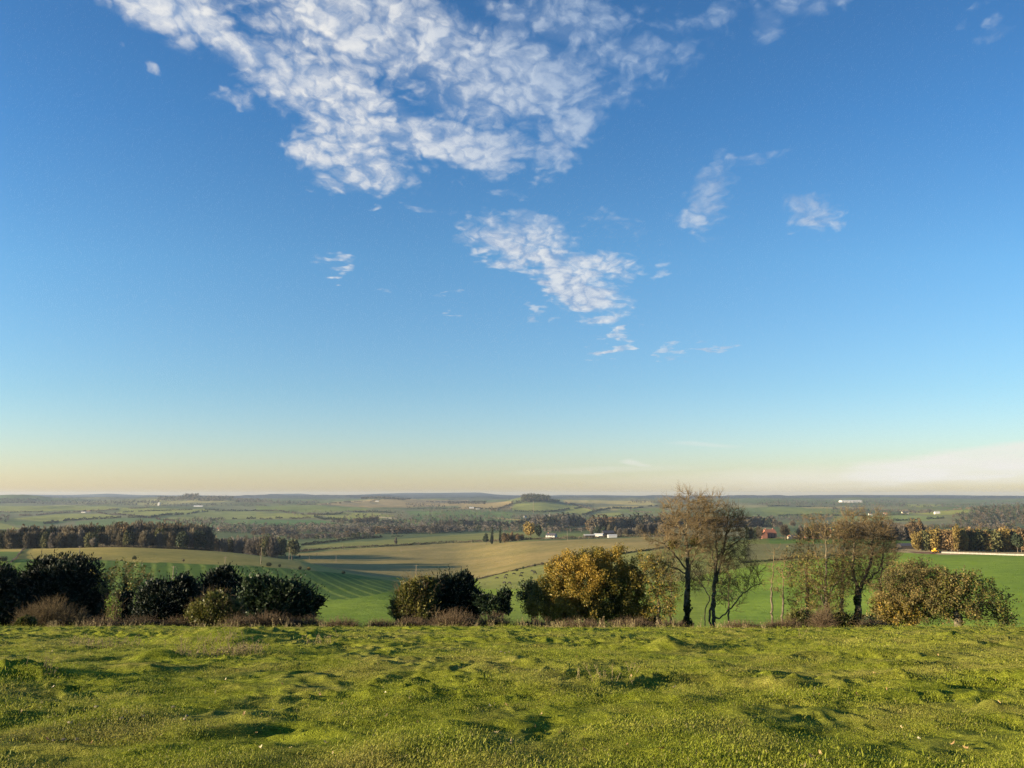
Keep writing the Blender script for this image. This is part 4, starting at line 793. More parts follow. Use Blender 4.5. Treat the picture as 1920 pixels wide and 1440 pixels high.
# ================================================================== MIDDLE AND FAR DISTANCE
M_FB = bark_mat('far_bark', (.07, .055, .04), (.15, .12, .09), .5)
def fm(n, a, b, c, tr=.25): return leaf_mat(n, [(0, a), (.5, b), (1, c)], tr, .7, .8)
FM = {'russet': fm('russet_foliage', (.062, .046, .026), (.135, .092, .045), (.215, .14, .062)), 'brown': fm('brown_twig_crown', (.050, .043, .030), (.112, .095, .062), (.18, .15, .095)),
      'grey': fm('grey_twig_crown', (.075, .065, .055), (.145, .125, .100), (.21, .185, .15)), 'gold': fm('gold_foliage', (.12, .092, .030), (.24, .175, .050), (.33, .24, .072), .35),
      'olive': fm('olive_foliage', (.03, .036, .014), (.075, .080, .030), (.14, .135, .055)), 'dark': fm('dark_foliage', (.010, .017, .009), (.022, .034, .016), (.042, .058, .028), .1)}
def crown_arrays(kind, seed, ncard, shape):
    rs = RS(seed)
    if shape == 'round': bl = [(0, 0, .60, .34, .34, .34), (.16, .05, .52, .22, .22, .24), (-.17, -.05, .5, .22, .22, .22), (.03, .1, .78, .2, .2, .2), (-.05, -.12, .7, .22, .22, .2)]
    elif shape == 'full': bl = [(0, 0, .5, .33, .33, .46), (.15, .05, .4, .24, .24, .36), (-.16, -.05, .42, .24, .24, .36), (.03, .1, .75, .2, .2, .22), (-.05, -.12, .66, .22, .22, .24)]
    elif shape == 'fulltall': bl = [(0, 0, .5, .24, .24, .48), (.1, 0, .4, .2, .2, .34), (-.1, .03, .45, .2, .2, .36), (0, 0, .8, .15, .15, .2)]
    elif shape == 'tall': bl = [(0, 0, .62, .22, .22, .36), (.07, 0, .5, .2, .2, .26), (-.08, .03, .55, .19, .19, .26), (0, 0, .84, .13, .13, .15)]
    elif shape == 'column': bl = [(0, 0, .5, .13, .13, .48), (0, 0, .3, .16, .16, .3)]
    elif shape == 'cedar': bl = [(0, 0, .4, .34, .34, .12), (.02, 0, .6, .27, .27, .11), (0, 0, .78, .18, .18, .1), (0, 0, .9, .09, .09, .09)]
    else: bl = [(0, 0, .42, .46, .46, .42), (.2, 0, .36, .32, .32, .34), (-.2, .05, .34, .3, .3, .32)]
    bl = [(b[0]+.04*rs.normal(), b[1]+.04*rs.normal(), b[2]+.02*rs.normal(), b[3]*(1+.12*rs.normal()), b[4], b[5]*(1+.08*rs.normal())) for b in bl]
    P, d, bi, r = blobpts(bl, ncard, rs, .35)
    P = P*(1+.14*(vnoise(P[:, 0]*9+seed, P[:, 2]*9, seed)+vnoise(P[:, 1]*9, P[:, 2]*7+seed, seed+3)))[:, None]
    P = P[P[:, 2] > .02]; d = d[:len(P)]
    out_ = nrm(P-np.array([0, 0, .45]))+np.array([0, 0, .6])
    if kind in ('brown', 'grey'): V, Q = cards(P, .17*(.5+rs.rand(len(P))), rs, out_, .16, .55)
    else: V, Q = cards(P, .085*(.5+rs.rand(len(P))), rs, out_*.5, .7, 1.)
    t = np.clip(.5+.9*vnoise(P[:, 0]*5, P[:, 2]*5+P[:, 1]*3, seed+7)+.15*rs.normal(size=len(P)), 0, 1)
    return V, Q, np.repeat(t, 4)
PROTO = {}
def proto(kind, shape, var):
    key = (kind, shape, var)
    if key not in PROTO:
        rs = RS(var*7+3); b = Bag(); n = 1500 if kind in ('brown', 'grey') else 1150
        V, Q, t = crown_arrays(kind, var*13+5, n, shape); b.add(V, Q, t, 1)
        A = [(0, 0, -.03), (0, 0, .28)]; B_ = [(0, 0, .28), (0, 0, .6)]; r0 = [.024, .018]; r1 = [.018, .007]
        for k in range(6):
            an = k*1.05+rs.rand(); h0 = .2+.3*rs.rand(); A.append((0, 0, h0)); B_.append((math.cos(an)*.2, math.sin(an)*.2, h0+.28)); r0.append(.010); r1.append(.003)
        if shape != 'bush':
            V, Q = tubes(A, B_, r0, r1, 5); b.add(V, Q, .5, 0)
        PROTO[key] = b.build({'column': 'cypress_tree', 'bush': 'round_bush', 'cedar': 'conifer'}.get(shape, 'woodland_tree'), [M_FB, FM[kind]], link=False)
    return PROTO[key]
trs = RS(77)
def put(kind, shape, x, y, hgt, wid, label, cat='tree', group=None, z=None, var=None):
    pr = proto(kind, shape, int(trs.randint(3)) if var is None else var); o = pr.copy(); C.objects.link(o)
    z = ground(x, y) if z is None else z
    o.location = (x, y, z-.1); o.rotation_euler = (0, 0, trs.rand()*6.28); o.scale = (wid, wid, hgt); return tag(o, label, cat, group)
def putY(kind, shape, u, Y, vtop, wr, label, cat='tree', group=None):
    """stands at distance Y in column u, top reaching photo row vtop; wr = width relative to height"""
    a, s = ray(u, vtop); x = a*Y; z = ground(x, Y); h = max(2.5, s*Y-z)*1.04; return put(kind, shape, x, Y, h, h*wr, label, cat, group, z)
def putH(kind, shape, u, v, hpx, wr, label, cat='tree', group=None, ymin=100, ymax=17000):
    p = hit(u, v, ymin, ymax); h = hpx*p[1]/1467.; return put(kind, shape, p[0], p[1], h, h*wr, label, cat, group, p[2])
FAR = []
def row(us, Y, vt, mixk, wr, label, group, step, jy=20, shape=None, rows=1):
    """a belt of trees: vt = [(u, vtop)...]"""
    for r_ in range(rows):
        u = us[0]+trs.rand()*step
        while u < us[1]:
            k = mixk[int(trs.randint(len(mixk)))]; v = float(np.interp(u, [q[0] for q in vt], [q[1] for q in vt]))+trs.normal()*1.1+r_*2
            FAR.append((k, u, Y+trs.rand()*jy-r_*jy, v, wr*(.95+.5*trs.rand()))) if Y > 1600 else putY(k, shape or ('full' if trs.rand() < .6 else 'fulltall'), u, Y+trs.rand()*jy-r_*jy, v, wr*(1.0+.4*trs.rand()), label[k], 'tree', group)
            u += step*(.75+.5*trs.rand())
def LB(place): return {'russet': 'russet-leaved tree '+place, 'brown': 'bare brown tree '+place, 'grey': 'pale grey-brown bare tree '+place, 'gold': 'golden-yellow tree '+place, 'olive': 'olive-green tree '+place, 'dark': 'dark evergreen tree '+place}
# left wood behind the golden stubble hill
g = 'dense wood behind the golden stubble hill'
row((-60, 392), 735, [(-60, 996), (0, 995), (50, 990), (100, 989), (150, 986), (220, 984), (300, 985), (350, 988), (375, 990), (392, 999)], ['brown', 'russet', 'brown', 'olive', 'russet', 'brown', 'grey'], .62, LB('in the wood behind the golden field, upper left'), g, 9.5, 22, rows=1)
row((-60, 388), 712, [(-60, 1004), (0, 1000), (180, 997), (380, 998)], ['brown', 'brown', 'olive', 'dark', 'brown', 'grey'], .6, LB('in the front edge of the wood behind the golden field'), g+', front edge', 12, 10)
row((230, 394), 765, [(230, 985), (300, 985), (350, 986), (394, 990)], ['brown', 'russet', 'brown'], .7, LB('in the middle of the wood behind the golden field'), g+', middle', 9, 10)
row((250, 396), 800, [(250, 985), (396, 989)], ['brown', 'russet', 'brown'], .7, LB('in the back of the wood behind the golden field'), g+', back', 10, 12)
putY('dark', 'round', 342, 700, 1000, .95, 'round dark holly at the right end of the wood behind the golden field')
putY('grey', 'round', 175, 690, 1010, .8, 'pale fluffy bare tree in front of the left-hand wood'); putY('russet', 'round', 402, 960, 1007, .9, 'russet tree just right of the dense left wood')
row((412, 530), 985, [(412, 1010), (470, 1009), (500, 1006), (530, 1008)], ['grey', 'brown', 'grey', 'olive'], .8, LB('in the belt right of the left wood, above the golden slope'), 'belt right of the left-hand wood', 10, 40, rows=2)
putY('olive', 'round', 549, 930, 1011, .95, 'rounded dark olive tree standing at the corner of the tan stubble field')
row((470, 560), 1850, [(470, 1000), (490, 986), (520, 985), (545, 992), (560, 990)], ['grey', 'russet', 'grey'], .9, LB('in the valley bottom above the dark olive corner tree'), 'valley trees, left', 10, 90)
row((540, 700), 1720, [(540, 1000), (600, 998), (640, 996), (700, 998)], ['grey', 'grey', 'brown', 'olive'], .9, LB('in the valley beyond the pale strip field, left of middle'), 'valley trees beyond the strip field, left', 9, 110, rows=2)
row((640, 862), 2050, [(640, 988), (690, 984), (720, 984), (760, 986), (800, 984), (835, 980), (862, 986)], ['grey', 'brown', 'russet', 'grey'], .95, LB('in the valley wood above the pale strip field, centre'), 'valley trees above the strip field, centre', 8.5, 110, rows=2)
row((850, 975), 2120, [(850, 985), (900, 987), (975, 986)], ['russet', 'grey', 'brown', 'olive'], .9, LB('in the valley left of the big golden farm tree'), 'valley trees left of the farm', 9, 110)
row((620, 830), 2650, [(620, 974), (680, 969), (700, 967), (730, 975), (780, 978), (830, 973)], ['brown', 'dark', 'brown', 'grey'], .9, LB('in the far side of the valley, upper middle'), 'trees on the far side of the valley', 9, 150)
row((830, 1100), 2550, [(830, 974), (860, 972), (960, 976), (1010, 966), (1060, 962), (1100, 972)], ['dark', 'brown', 'dark', 'grey'], .8, LB('in the village wood round the pale church tower'), 'village wood round the church tower', 8, 180, rows=2)
# farm in the middle distance
putY('dark', 'column', 923, 1240, 991, .62, 'left one of a pair of dark pointed cypresses by the field hedge'); putY('dark', 'column', 938, 1240, 992, .62, 'right one of a pair of dark pointed cypresses by the field hedge')
putY('dark', 'cedar', 912, 1240, 1000, .8, 'squat dark conifer left of the two pointed cypresses'); putY('gold', 'round', 995, 1230, 979, 1.0, 'large golden rounded tree left of the white-fronted farmhouse', cat='tree')
putY('dark', 'tall', 1011, 1225, 985, .8, 'tall dark ivy-covered tree beside the golden farm tree')
row((1022, 1095), 1750, [(1022, 988), (1040, 985), (1070, 990), (1095, 988)], ['grey', 'brown', 'grey'], .95, LB('behind the white-fronted farmhouse'), 'trees behind the farmhouse', 9, 80)
row((942, 980), 1220, [(942, 1000), (980, 1000)], ['russet', 'gold', 'brown'], .9, LB('in the low thicket between the cypresses and the golden tree'), 'thicket by the cypresses', 6, 20)
row((1100, 1160), 1900, [(1100, 975), (1112, 968), (1140, 966), (1160, 968)], ['russet', 'russet', 'brown'], .95, LB('in the wood above the white farm sheds'), 'russet wood above the farm sheds', 8, 80, rows=2)
row((1160, 1300), 2050, [(1160, 968), (1200, 965), (1300, 966)], ['dark', 'brown', 'dark', 'brown'], .9, LB('in the long dark wood behind the tall bare trees'), 'long dark wood, left part', 8, 90, rows=2)
row((1300, 1445), 2150, [(1300, 966), (1400, 967), (1445, 968)], ['dark', 'brown', 'brown'], .9, LB('in the brown wood right of the tall bare trees'), 'long dark wood, right part', 9, 90)
row((1105, 1160), 1330, [(1105, 988), (1140, 986), (1160, 990)], ['grey', 'brown', 'dark'], .8, LB('among the white farm sheds'), 'trees among the farm sheds', 11, 40)
row((1162, 1255), 1230, [(1162, 991), (1190, 990), (1205, 981), (1225, 982), (1250, 984)], ['brown', 'russet', 'grey'], .85, LB('in the thicket right of the white farm sheds'), 'thicket right of the farm sheds', 8, 30)
# round the brick house
putY('brown', 'round', 1471, 860, 984, .95, 'round twiggy brown tree right of the red brick house')
row((1395, 1430), 880, [(1395, 992), (1430, 988)], ['dark', 'brown', 'olive'], .7, LB('just left of the red brick house'), 'trees left of the brick house', 9, 20)
row((1440, 1470), 2100, [(1440, 968), (1470, 976)], ['brown', 'dark'], .9, LB('on the ridge behind the brick house'), 'trees behind the brick house', 9, 60)
putY('brown', 'round', 1486, 1900, 976, 1., 'small round brown tree far behind the red brick house')
row((1500, 1560), 850, [(1500, 985), (1530, 980), (1560, 985)], ['brown', 'dark', 'grey'], .7, LB('behind the second brick house'), 'trees behind the second brick house', 10, 30)
row((1570, 1745), 900, [(1570, 985), (1620, 978), (1680, 982), (1720, 984), (1745, 986)], ['brown', 'brown', 'grey', 'russet'], .85, LB('in the brown wood left of the golden copse'), 'brown wood left of the golden copse', 9.5, 40, rows=2)
putY('russet', 'fulltall', 1709, 860, 975, .75, 'tall pale orange birch above the brown wood'); putY('russet', 'tall', 1724, 870, 977, .7, 'second pale birch right of the orange one')
g = 'golden copse behind the pale fence'
row((1712, 2040), 580, [(1712, 1003), (1722, 997), (1760, 993), (1800, 992), (1850, 996), (1900, 994), (2040, 994)], ['gold', 'gold', 'russet', 'gold', 'olive', 'gold'], .85, LB('in the golden copse behind the pale fence'), g, 6.5, 12, rows=1)
row((1716, 2040), 606, [(1716, 1001), (1760, 993), (1850, 995), (2040, 992)], ['gold', 'gold', 'olive', 'russet'], .8, LB('in the back rank of the golden copse'), g+', back rank', 11, 14)
putY('gold', 'fulltall', 1792, 575, 989, .6, 'slim birch, tallest of the golden copse'); putY('dark', 'round', 1905, 572, 1000, .8, 'dark green holly in the golden copse at the right edge')
row((1740, 1900), 1900, [(1740, 982), (1780, 982), (1820, 984), (1900, 978)], ['grey', 'brown', 'russet', 'olive'], .95, LB('in the valley below the wooded hill, right'), 'valley trees below the wooded hill', 9, 160, rows=2)
row((1860, 2000), 1350, [(1860, 992), (1920, 988), (2000, 986)], ['russet', 'brown', 'grey'], .95, LB('above the golden copse at the right edge'), 'russet trees above the copse', 9, 60)

# valley trees more than a mile off, past the few hundred nearest: one mass
vb = Bag(); KS = ['russet', 'brown', 'grey', 'gold', 'olive', 'dark']; farr = RS(31)
def far_tree(bag, k, x, y, z, h, w, var, nc=150):
    V, Q, t = FT[(k, var)]; bag.add(V*np.array([w, w, h])+np.array([x, y, z]), Q, np.clip(t*.7+.3*farr.rand(), 0, 1), KS.index(k))
def ft(k, var, nc):
    V, Q, t = crown_arrays('olive', var*5+1, nc, 'full'); c = V.reshape(-1, 4, 3).mean(1).repeat(4, 0); return (c+(V-c)*1.7, Q, t)
FT = {(k, v_): ft(k, v_, 170) for k in KS for v_ in range(3)}
for (k, u, Y, vt, wr) in FAR:
    for q in range(4):
        uu = u+(farr.rand()-.5)*10*(q > 0); yy = Y+q*40+farr.rand()*30; a, s = ray(uu, vt+q*1.0); x = a*yy; z = ground(x, yy); h = max(7., s*yy-z)*1.04*(1 if q == 0 else .85+.25*farr.rand()); far_tree(vb, k if q == 0 else KS[int(farr.choice([1, 2, 5, 0, 1]))], x, yy, z, h, h*wr, int(farr.randint(3)))
tag(vb.build('valley_trees', [FM[k] for k in KS]), 'mixed brown and grey trees filling the valley bottom', 'trees', kind='stuff')
# ---- far woods that read as one mass
def wood(name, specs, kinds, label, seed):
    rs = RS(seed); b = Bag(); tv = [crown_arrays('olive', q, 40, 'full') for q in range(3)]
    for (u0, u1, v0, v1, n, h, y0, y1) in specs:
        for k in range(int(n*1.7)):
            p = hit(u0+rs.rand()*(u1-u0), v0+rs.rand()*(v1-v0), y0, y1); p[:2] += rs.normal(size=2)*h*.3; V, Q, t = tv[int(rs.randint(3))]
            hh = h*(.7+.6*rs.rand()); c = (V-V.reshape(-1, 4, 3).mean(1).repeat(4, 0))*2.3+V.reshape(-1, 4, 3).mean(1).repeat(4, 0)
            b.add(c*np.array([hh*1.05, hh*1.05, hh])+p, Q, np.clip(t*.5+rs.rand()*.5, 0, 1), int(rs.randint(len(kinds))))
    return tag(b.build(name, [FM[k] for k in kinds]), label, 'wood', kind='stuff')
wood('wooded_hill', [(1820, 2060, 950, 985, 420, 15, 2200, 3900), (1790, 1870, 962, 990, 120, 13, 2200, 3900), (1930, 2200, 946, 980, 160, 15, 2200, 3900)], ['brown', 'olive', 'dark', 'russet', 'grey'], 'wooded hill rising at the right edge', 201)
wood('hilltop_wood', [(978, 1030, 929, 941, 170, 17, 4500, 5800), (1030, 1050, 938, 942, 30, 11, 4500, 5800), (960, 985, 939, 943, 24, 10, 4500, 5800)], ['brown', 'dark', 'olive'], 'dome-shaped wood on the hilltop just right of centre', 202)
wood('ridge_wood', [(295, 440, 932, 940, 260, 15, 5400, 7800), (345, 372, 930, 934, 26, 26, 5600, 6900), (440, 505, 936, 943, 90, 14, 5400, 7800), (505, 600, 940, 945, 70, 13, 5400, 7800)], ['brown', 'dark', 'grey'], 'dark wood with a tall clump along the left ridge', 203)
wood('ridge_wood', [(-80, 70, 936, 946, 260, 14, 6000, 8200), (70, 300, 939, 946, 200, 12, 5800, 8200), (140, 260, 944, 948, 60, 10, 5000, 7000), (270, 480, 945, 950, 110, 9, 4600, 6600)], ['brown', 'dark', 'grey'], 'brown woodland along the foot of the far left ridge', 204)
wood('ridge_wood', [(688, 770, 932, 936, 130, 15, 5600, 7500), (677, 688, 931, 935, 20, 17, 5600, 7500)], ['dark', 'brown'], 'flat-topped wood on the tan hill, left of centre', 205)
wood('ridge_wood', [(840, 912, 937, 946, 150, 13, 4800, 6500), (760, 835, 944, 952, 60, 10, 3800, 6500)], ['brown', 'dark', 'grey'], 'dark wood left of the dome-shaped hilltop wood', 206)
wood('distant_woods', [(1180, 1330, 938, 944, 120, 12, 5500, 9000), (1420, 1700, 938, 948, 300, 12, 5000, 9500), (1600, 1850, 946, 952, 120, 11, 4200, 8000), (1560, 1690, 955, 963, 90, 11, 3000, 5500), (1700, 1750, 958, 963, 40, 12, 3000, 5500), (1440, 1560, 969, 976, 60, 10, 2600, 4000), (1840, 1990, 940, 947, 60, 12, 4500, 9000)], ['dark', 'brown', 'grey'], 'belts of dark woodland across the right-hand plain', 207)
wood('distant_woods', [(790, 960, 952, 962, 110, 10, 3000, 5200), (960, 1130, 966, 976, 130, 11, 2400, 3600), (800, 960, 964, 976, 90, 9, 2400, 4000), (1060, 1115, 944, 952, 40, 9, 3500, 5200), (540, 760, 958, 968, 60, 9, 3000, 4500)], ['brown', 'dark', 'grey', 'olive'], 'scattered woods on the far slope above the church tower', 208)
wood('distant_woods', [(-60, 16, 962, 980, 60, 13, 2600, 4600), (330, 420, 974, 986, 60, 11, 2400, 3600), (400, 640, 986, 1000, 220, 13, 1850, 3000), (560, 1000, 986, 998, 330, 13, 1950, 2700), (640, 960, 968, 986, 160, 11, 2200, 3400)], ['grey', 'brown', 'dark'], 'straggling woods along the valley floor', 209)
wood('distant_woods', [(-200, 1000, 930, 936, 240, 12, 9000, 13500), (1000, 2100, 931, 937, 300, 12, 9000, 13500)], ['dark', 'grey'], 'faint blue belts of trees below the horizon', 210)

# ---- hedges
def hedge(pts, h, w, kind, label, y0=100, y1=17000, seed=0, gap=0., name='hedge', vary=.45):
    rs = RS(300+seed+len(pts)); W3 = np.array([hit(u, v, y0, y1) for u, v in pts]); seg = np.linalg.norm(np.diff(W3[:, :2], axis=0), axis=1); cum = np.concatenate([[0], np.cumsum(seg)]); T = cum[-1]
    Ym = W3[:, 1].mean(); far_ = Ym > 2000; h = h*(1.5 if far_ else 1); w = w*(1.5 if far_ else 1); cs = float(np.clip(Ym/1000., .4, 4.)); n = int(np.clip(T/(cs*.22)*max(1, h/cs)*1.3, 200, 22000)); t = rs.rand(n)*T
    if gap: t = t[(.5+vnoise(t/38., t*0+seed, seed)) > gap]
    n = len(t); x = np.interp(t, cum, W3[:, 0]); y = np.interp(t, cum, W3[:, 1])
    hv = h*(1+vary*2*(vnoise(t/11., t*0+3.3, seed+5))+vary*1.2*vnoise(t/3.1, t*0+1.3, seed+8)); an = rs.rand(n)*6.283; rr = rs.rand(n)**.5
    dx = np.interp(t, cum[:-1], np.diff(W3[:, 0])/seg) if len(seg) > 1 else np.full(n, (W3[1, 0]-W3[0, 0])/T); nx = -np.sqrt(np.clip(1-dx*dx, 0, 1)); 
    off = np.cos(an)*rr*w*.5; x = x+off*nx; y = y+off*np.abs(dx); z = height(x, np.maximum(y, 60))+np.clip(hv*.5+np.sin(an)*rr*hv*.5, 0, None)
    O = W3[0].copy(); V, Q = cards(np.stack([x, y, z], -1)-O, cs*(.6+.8*rs.rand(n)), rs, None, .8)
    tt = np.clip(.45+.9*vnoise(t/9., t*0+5, seed+2)+.15*rs.normal(size=n), 0, 1)
    b = Bag(); b.add(V, Q, np.repeat(tt, 4)); o = b.build(name, [FM[kind]]); o.location = O
    return tag(o, label, 'hedge')
HE = [
 ([(556, 1036), (600, 1031), (660, 1027.5), (700, 1026), (760, 1023), (800, 1020), (850, 1018), (900, 1016), (960, 1014.5), (1100, 1010), (1250, 1006)], 3.6, 3, 'brown', 'long brown hedge between tan stubble field and pale strip field', 1050, 1800),
 ([(565, 1023), (600, 1019), (650, 1013), (700, 1009), (716, 1008)], 4.5, 4, 'dark', 'dark thick hedge along the far side of the pale strip field', 1400, 2400),
 ([(733, 1007), (745, 1006.5), (756, 1006)], 3.5, 4, 'dark', 'short piece of dark hedge beyond the middle of the strip field', 1400, 2400),
 ([(893, 1087), (925, 1079), (960, 1071), (1000, 1061), (1030, 1055)], 1.0, 1.2, 'brown', 'low broken hedge between tan stubble and cattle pasture', 450, 1000),
 ([(1040, 1053), (1055, 1050), (1064, 1049)], 3.0, 2.5, 'dark', 'short clipped dark hedge above the golden oak', 600, 1100),
 ([(1150, 1042), (1180, 1037), (1215, 1032), (1260, 1027)], 1.5, 1.5, 'dark', 'thin dark hedge behind the top of the golden oak', 500, 1100),
 ([(1390, 1056), (1440, 1053), (1490, 1047), (1560, 1043), (1600, 1041)], 1.1, 1.2, 'dark', 'thin dark hedge line across the right-hand green fields', 350, 800),
 ([(1020, 996), (1050, 995), (1085, 994), (1114, 993)], 4.5, 4, 'dark', 'dark hedge behind the farm paddock', 1300, 2400),
 ([(1150, 1007), (1200, 1006), (1260, 1004)], 3.6, 3, 'olive', 'olive hedge right of the white farm sheds', 1050, 1800),
 ([(1380, 1009), (1440, 1009), (1500, 1010), (1560, 1010)], 1.4, 1.5, 'brown', 'low hedge in front of the brick houses', 700, 1300),
 ([(1668, 1031), (1690, 1028), (1712, 1027)], 1.2, 1.5, 'dark', 'low dark hedge left of the grassy bank', 450, 900),
 ([(185, 1022.5), (230, 1021.5), (290, 1022), (340, 1025), (392, 1030)], 2.2, 2, 'brown', 'dark brown hedge along the crest behind the golden field', 560, 900),
 ([(20, 1055), (30, 1048), (40, 1034), (46, 1029)], .9, 1.2, 'grey', 'pale rough hedge running up the left edge of the golden field', 420, 680),
 ([(-60, 960), (20, 961), (80, 960)], 4, 5, 'brown', 'dotted hedge at the far left edge of the far slope'), ([(25, 968), (70, 966), (120, 962), (180, 958), (260, 953), (290, 951)], 5, 6, 'brown', 'hedge rising rightwards across the far left slope'),
 ([(215, 962), (260, 959), (330, 957), (410, 956)], 4, 5, 'dark', 'straight hedge below the buildings on the far left slope'), ([(80, 983), (130, 976), (170, 974), (230, 971), (275, 971)], 5, 6, 'dark', 'long dark hedge just above the middle of the left wood'),
 ([(280, 971), (310, 966), (370, 961), (400, 959), (480, 958)], 5, 6, 'dark', 'hedge curving up from the left wood toward the centre'), ([(340, 977), (400, 974), (480, 973), (530, 972)], 5, 6, 'dark', 'bushy hedge above the right end of the left wood', 2300, 17000, .45),
 ([(180, 960), (230, 966), (290, 972), (330, 979)], 4, 5, 'brown', 'hedge slanting down toward the left wood'), ([(480, 958), (530, 959), (560, 964), (600, 966)], 5, 6, 'brown', 'hedge slanting down left of the centre of the far slope', 2300, 17000, .35),
 ([(600, 966), (650, 961), (690, 960), (760, 962)], 5, 6, 'dark', 'hedge rising right from the middle of the far slope'), ([(590, 970), (640, 976), (690, 981), (760, 983)], 6, 8, 'dark', 'thick hedge falling to the valley wood at centre left'),
 ([(480, 975), (540, 973), (600, 971)], 4, 5, 'brown', 'dotted hedge above the dark green valley field', 2300, 17000, .4), ([(760, 953), (850, 954), (930, 955)], 5, 6, 'dark', 'dark hedge below the white farm on the far slope'),
 ([(600, 946), (700, 939), (840, 941), (900, 940)], 4, 6, 'brown', 'thin hedge over the tan hill'), ([(960, 958), (1020, 961), (1060, 956), (1090, 951)], 5, 6, 'dark', 'dark hedge below the dome-shaped hilltop wood'),
 ([(1090, 966), (1120, 958), (1160, 953), (1210, 951), (1250, 949)], 5, 6, 'dark', 'hedge rising right of the church tower'), ([(1180, 957), (1250, 963), (1300, 965)], 4, 5, 'brown', 'thin hedge behind the crown of the tallest bare tree'),
 ([(1060, 942), (1100, 953), (1115, 957)], 5, 7, 'brown', 'hedge falling from the dome-shaped hilltop wood'), ([(1440, 967), (1560, 967), (1640, 966), (1700, 966)], 5, 7, 'dark', 'long dark hedge below the white cottages on the plain'),
 ([(1650, 978), (1720, 975), (1770, 972)], 5, 7, 'dark', 'dark hedge above the pale orange birch'), ([(1560, 954), (1620, 955), (1680, 957), (1830, 957)], 5, 7, 'brown', 'hedge above the white cottages on the plain'),
 ([(920, 957), (945, 951), (960, 945), (1000, 941)], 5, 7, 'brown', 'hedge climbing to the dome-shaped hilltop wood'), ([(1440, 950), (1520, 950), (1620, 951)], 4, 7, 'dark', 'dark hedge in front of the long white warehouse'),
 ([(480, 947), (560, 947), (640, 945)], 4, 6, 'brown', 'hedge at the foot of the tan hill')]
for k, hgd in enumerate(HE):
    pts, h, w, kind, lb = hgd[:5]; y0, y1 = (hgd[5], hgd[6]) if len(hgd) > 6 else (2300, 17000)
    hedge(pts, h, w, kind, lb, y0, y1, k, hgd[7] if len(hgd) > 7 else (0.25 if y0 >= 2300 else 0.), vary=.6 if y0 >= 2300 else .4)

# ---- single bushes and small trees on the field edges
BU = [(252, 1049, 8, 'dark', 1.3, 'single round dark bush on the golden field edge'), (504, 1062, 9, 'dark', 1.9, 'widest of the dark clipped bushes along the dark crop field'), (524, 1063, 7, 'dark', 1.2, 'small dark bush right of the widest clipped bush'),
      (562, 1068, 8, 'dark', 1.2, 'dark bush left of the yellow-green bush'), (579, 1069, 7, 'gold', 1.5, 'yellow-green bush on the edge of the golden slope'), (644, 1076, 7, 'dark', 1.5, 'last dark round bush down the golden slope'),
      (122, 1049, 9, 'brown', 1.2, 'brown bush showing above the largest yew'), (149, 1049, 11, 'brown', 1.4, 'second brown bush above the largest yew'), (6, 1053, 12, 'dark', 1.9, 'dark bush at the left edge beside the golden field')]
for u, v, h, k, wr, lb in BU: putH(k, 'bush', u, v, h, wr*.75, lb, 'bush', None, 380, 700)
for u, v, h, k, wr, lb in [(969, 1071, 6, 'dark', 1.4, 'first dark bush on the pasture edge, beside the hedge'), (981, 1067, 6, 'dark', 1., 'second bush from the left on the pasture edge'), (989, 1064, 4, 'brown', 1., 'smallest bush on the pasture edge'),
      (1003, 1062, 6, 'dark', 1.2, 'round dark bush in the middle of the pasture edge'), (1016, 1059, 6, 'brown', 1.6, 'wide brown bush in the pasture edge'), (1035, 1056, 4, 'brown', 1., 'low bush left of the clipped dark hedge')]: putH(k, 'bush', u, v, h, wr*.8, lb, 'bush', None, 480, 1100)
putH('brown', 'round', 188, 1050, 6, 1.2, 'small flat-topped bare thorn on the golden field', ymin=380, ymax=700); putH('brown', 'round', 344, 1054, 6, 1., 'small bare thorn on the right part of the golden field', ymin=380, ymax=700)
putH('grey', 'tall', 742, 1023, 14, .75, 'small lone bare tree in the hedge of the tan stubble field', ymin=1050, ymax=1800); putH('brown', 'tall', 562, 1047, 7, .7, 'tiny bare sapling on the left end of the tan stubble field', ymin=800, ymax=1300)
putH('brown', 'tall', 1193, 1034, 5, .8, 'tiny tree in the thin hedge above the golden oak', ymin=500, ymax=1100)

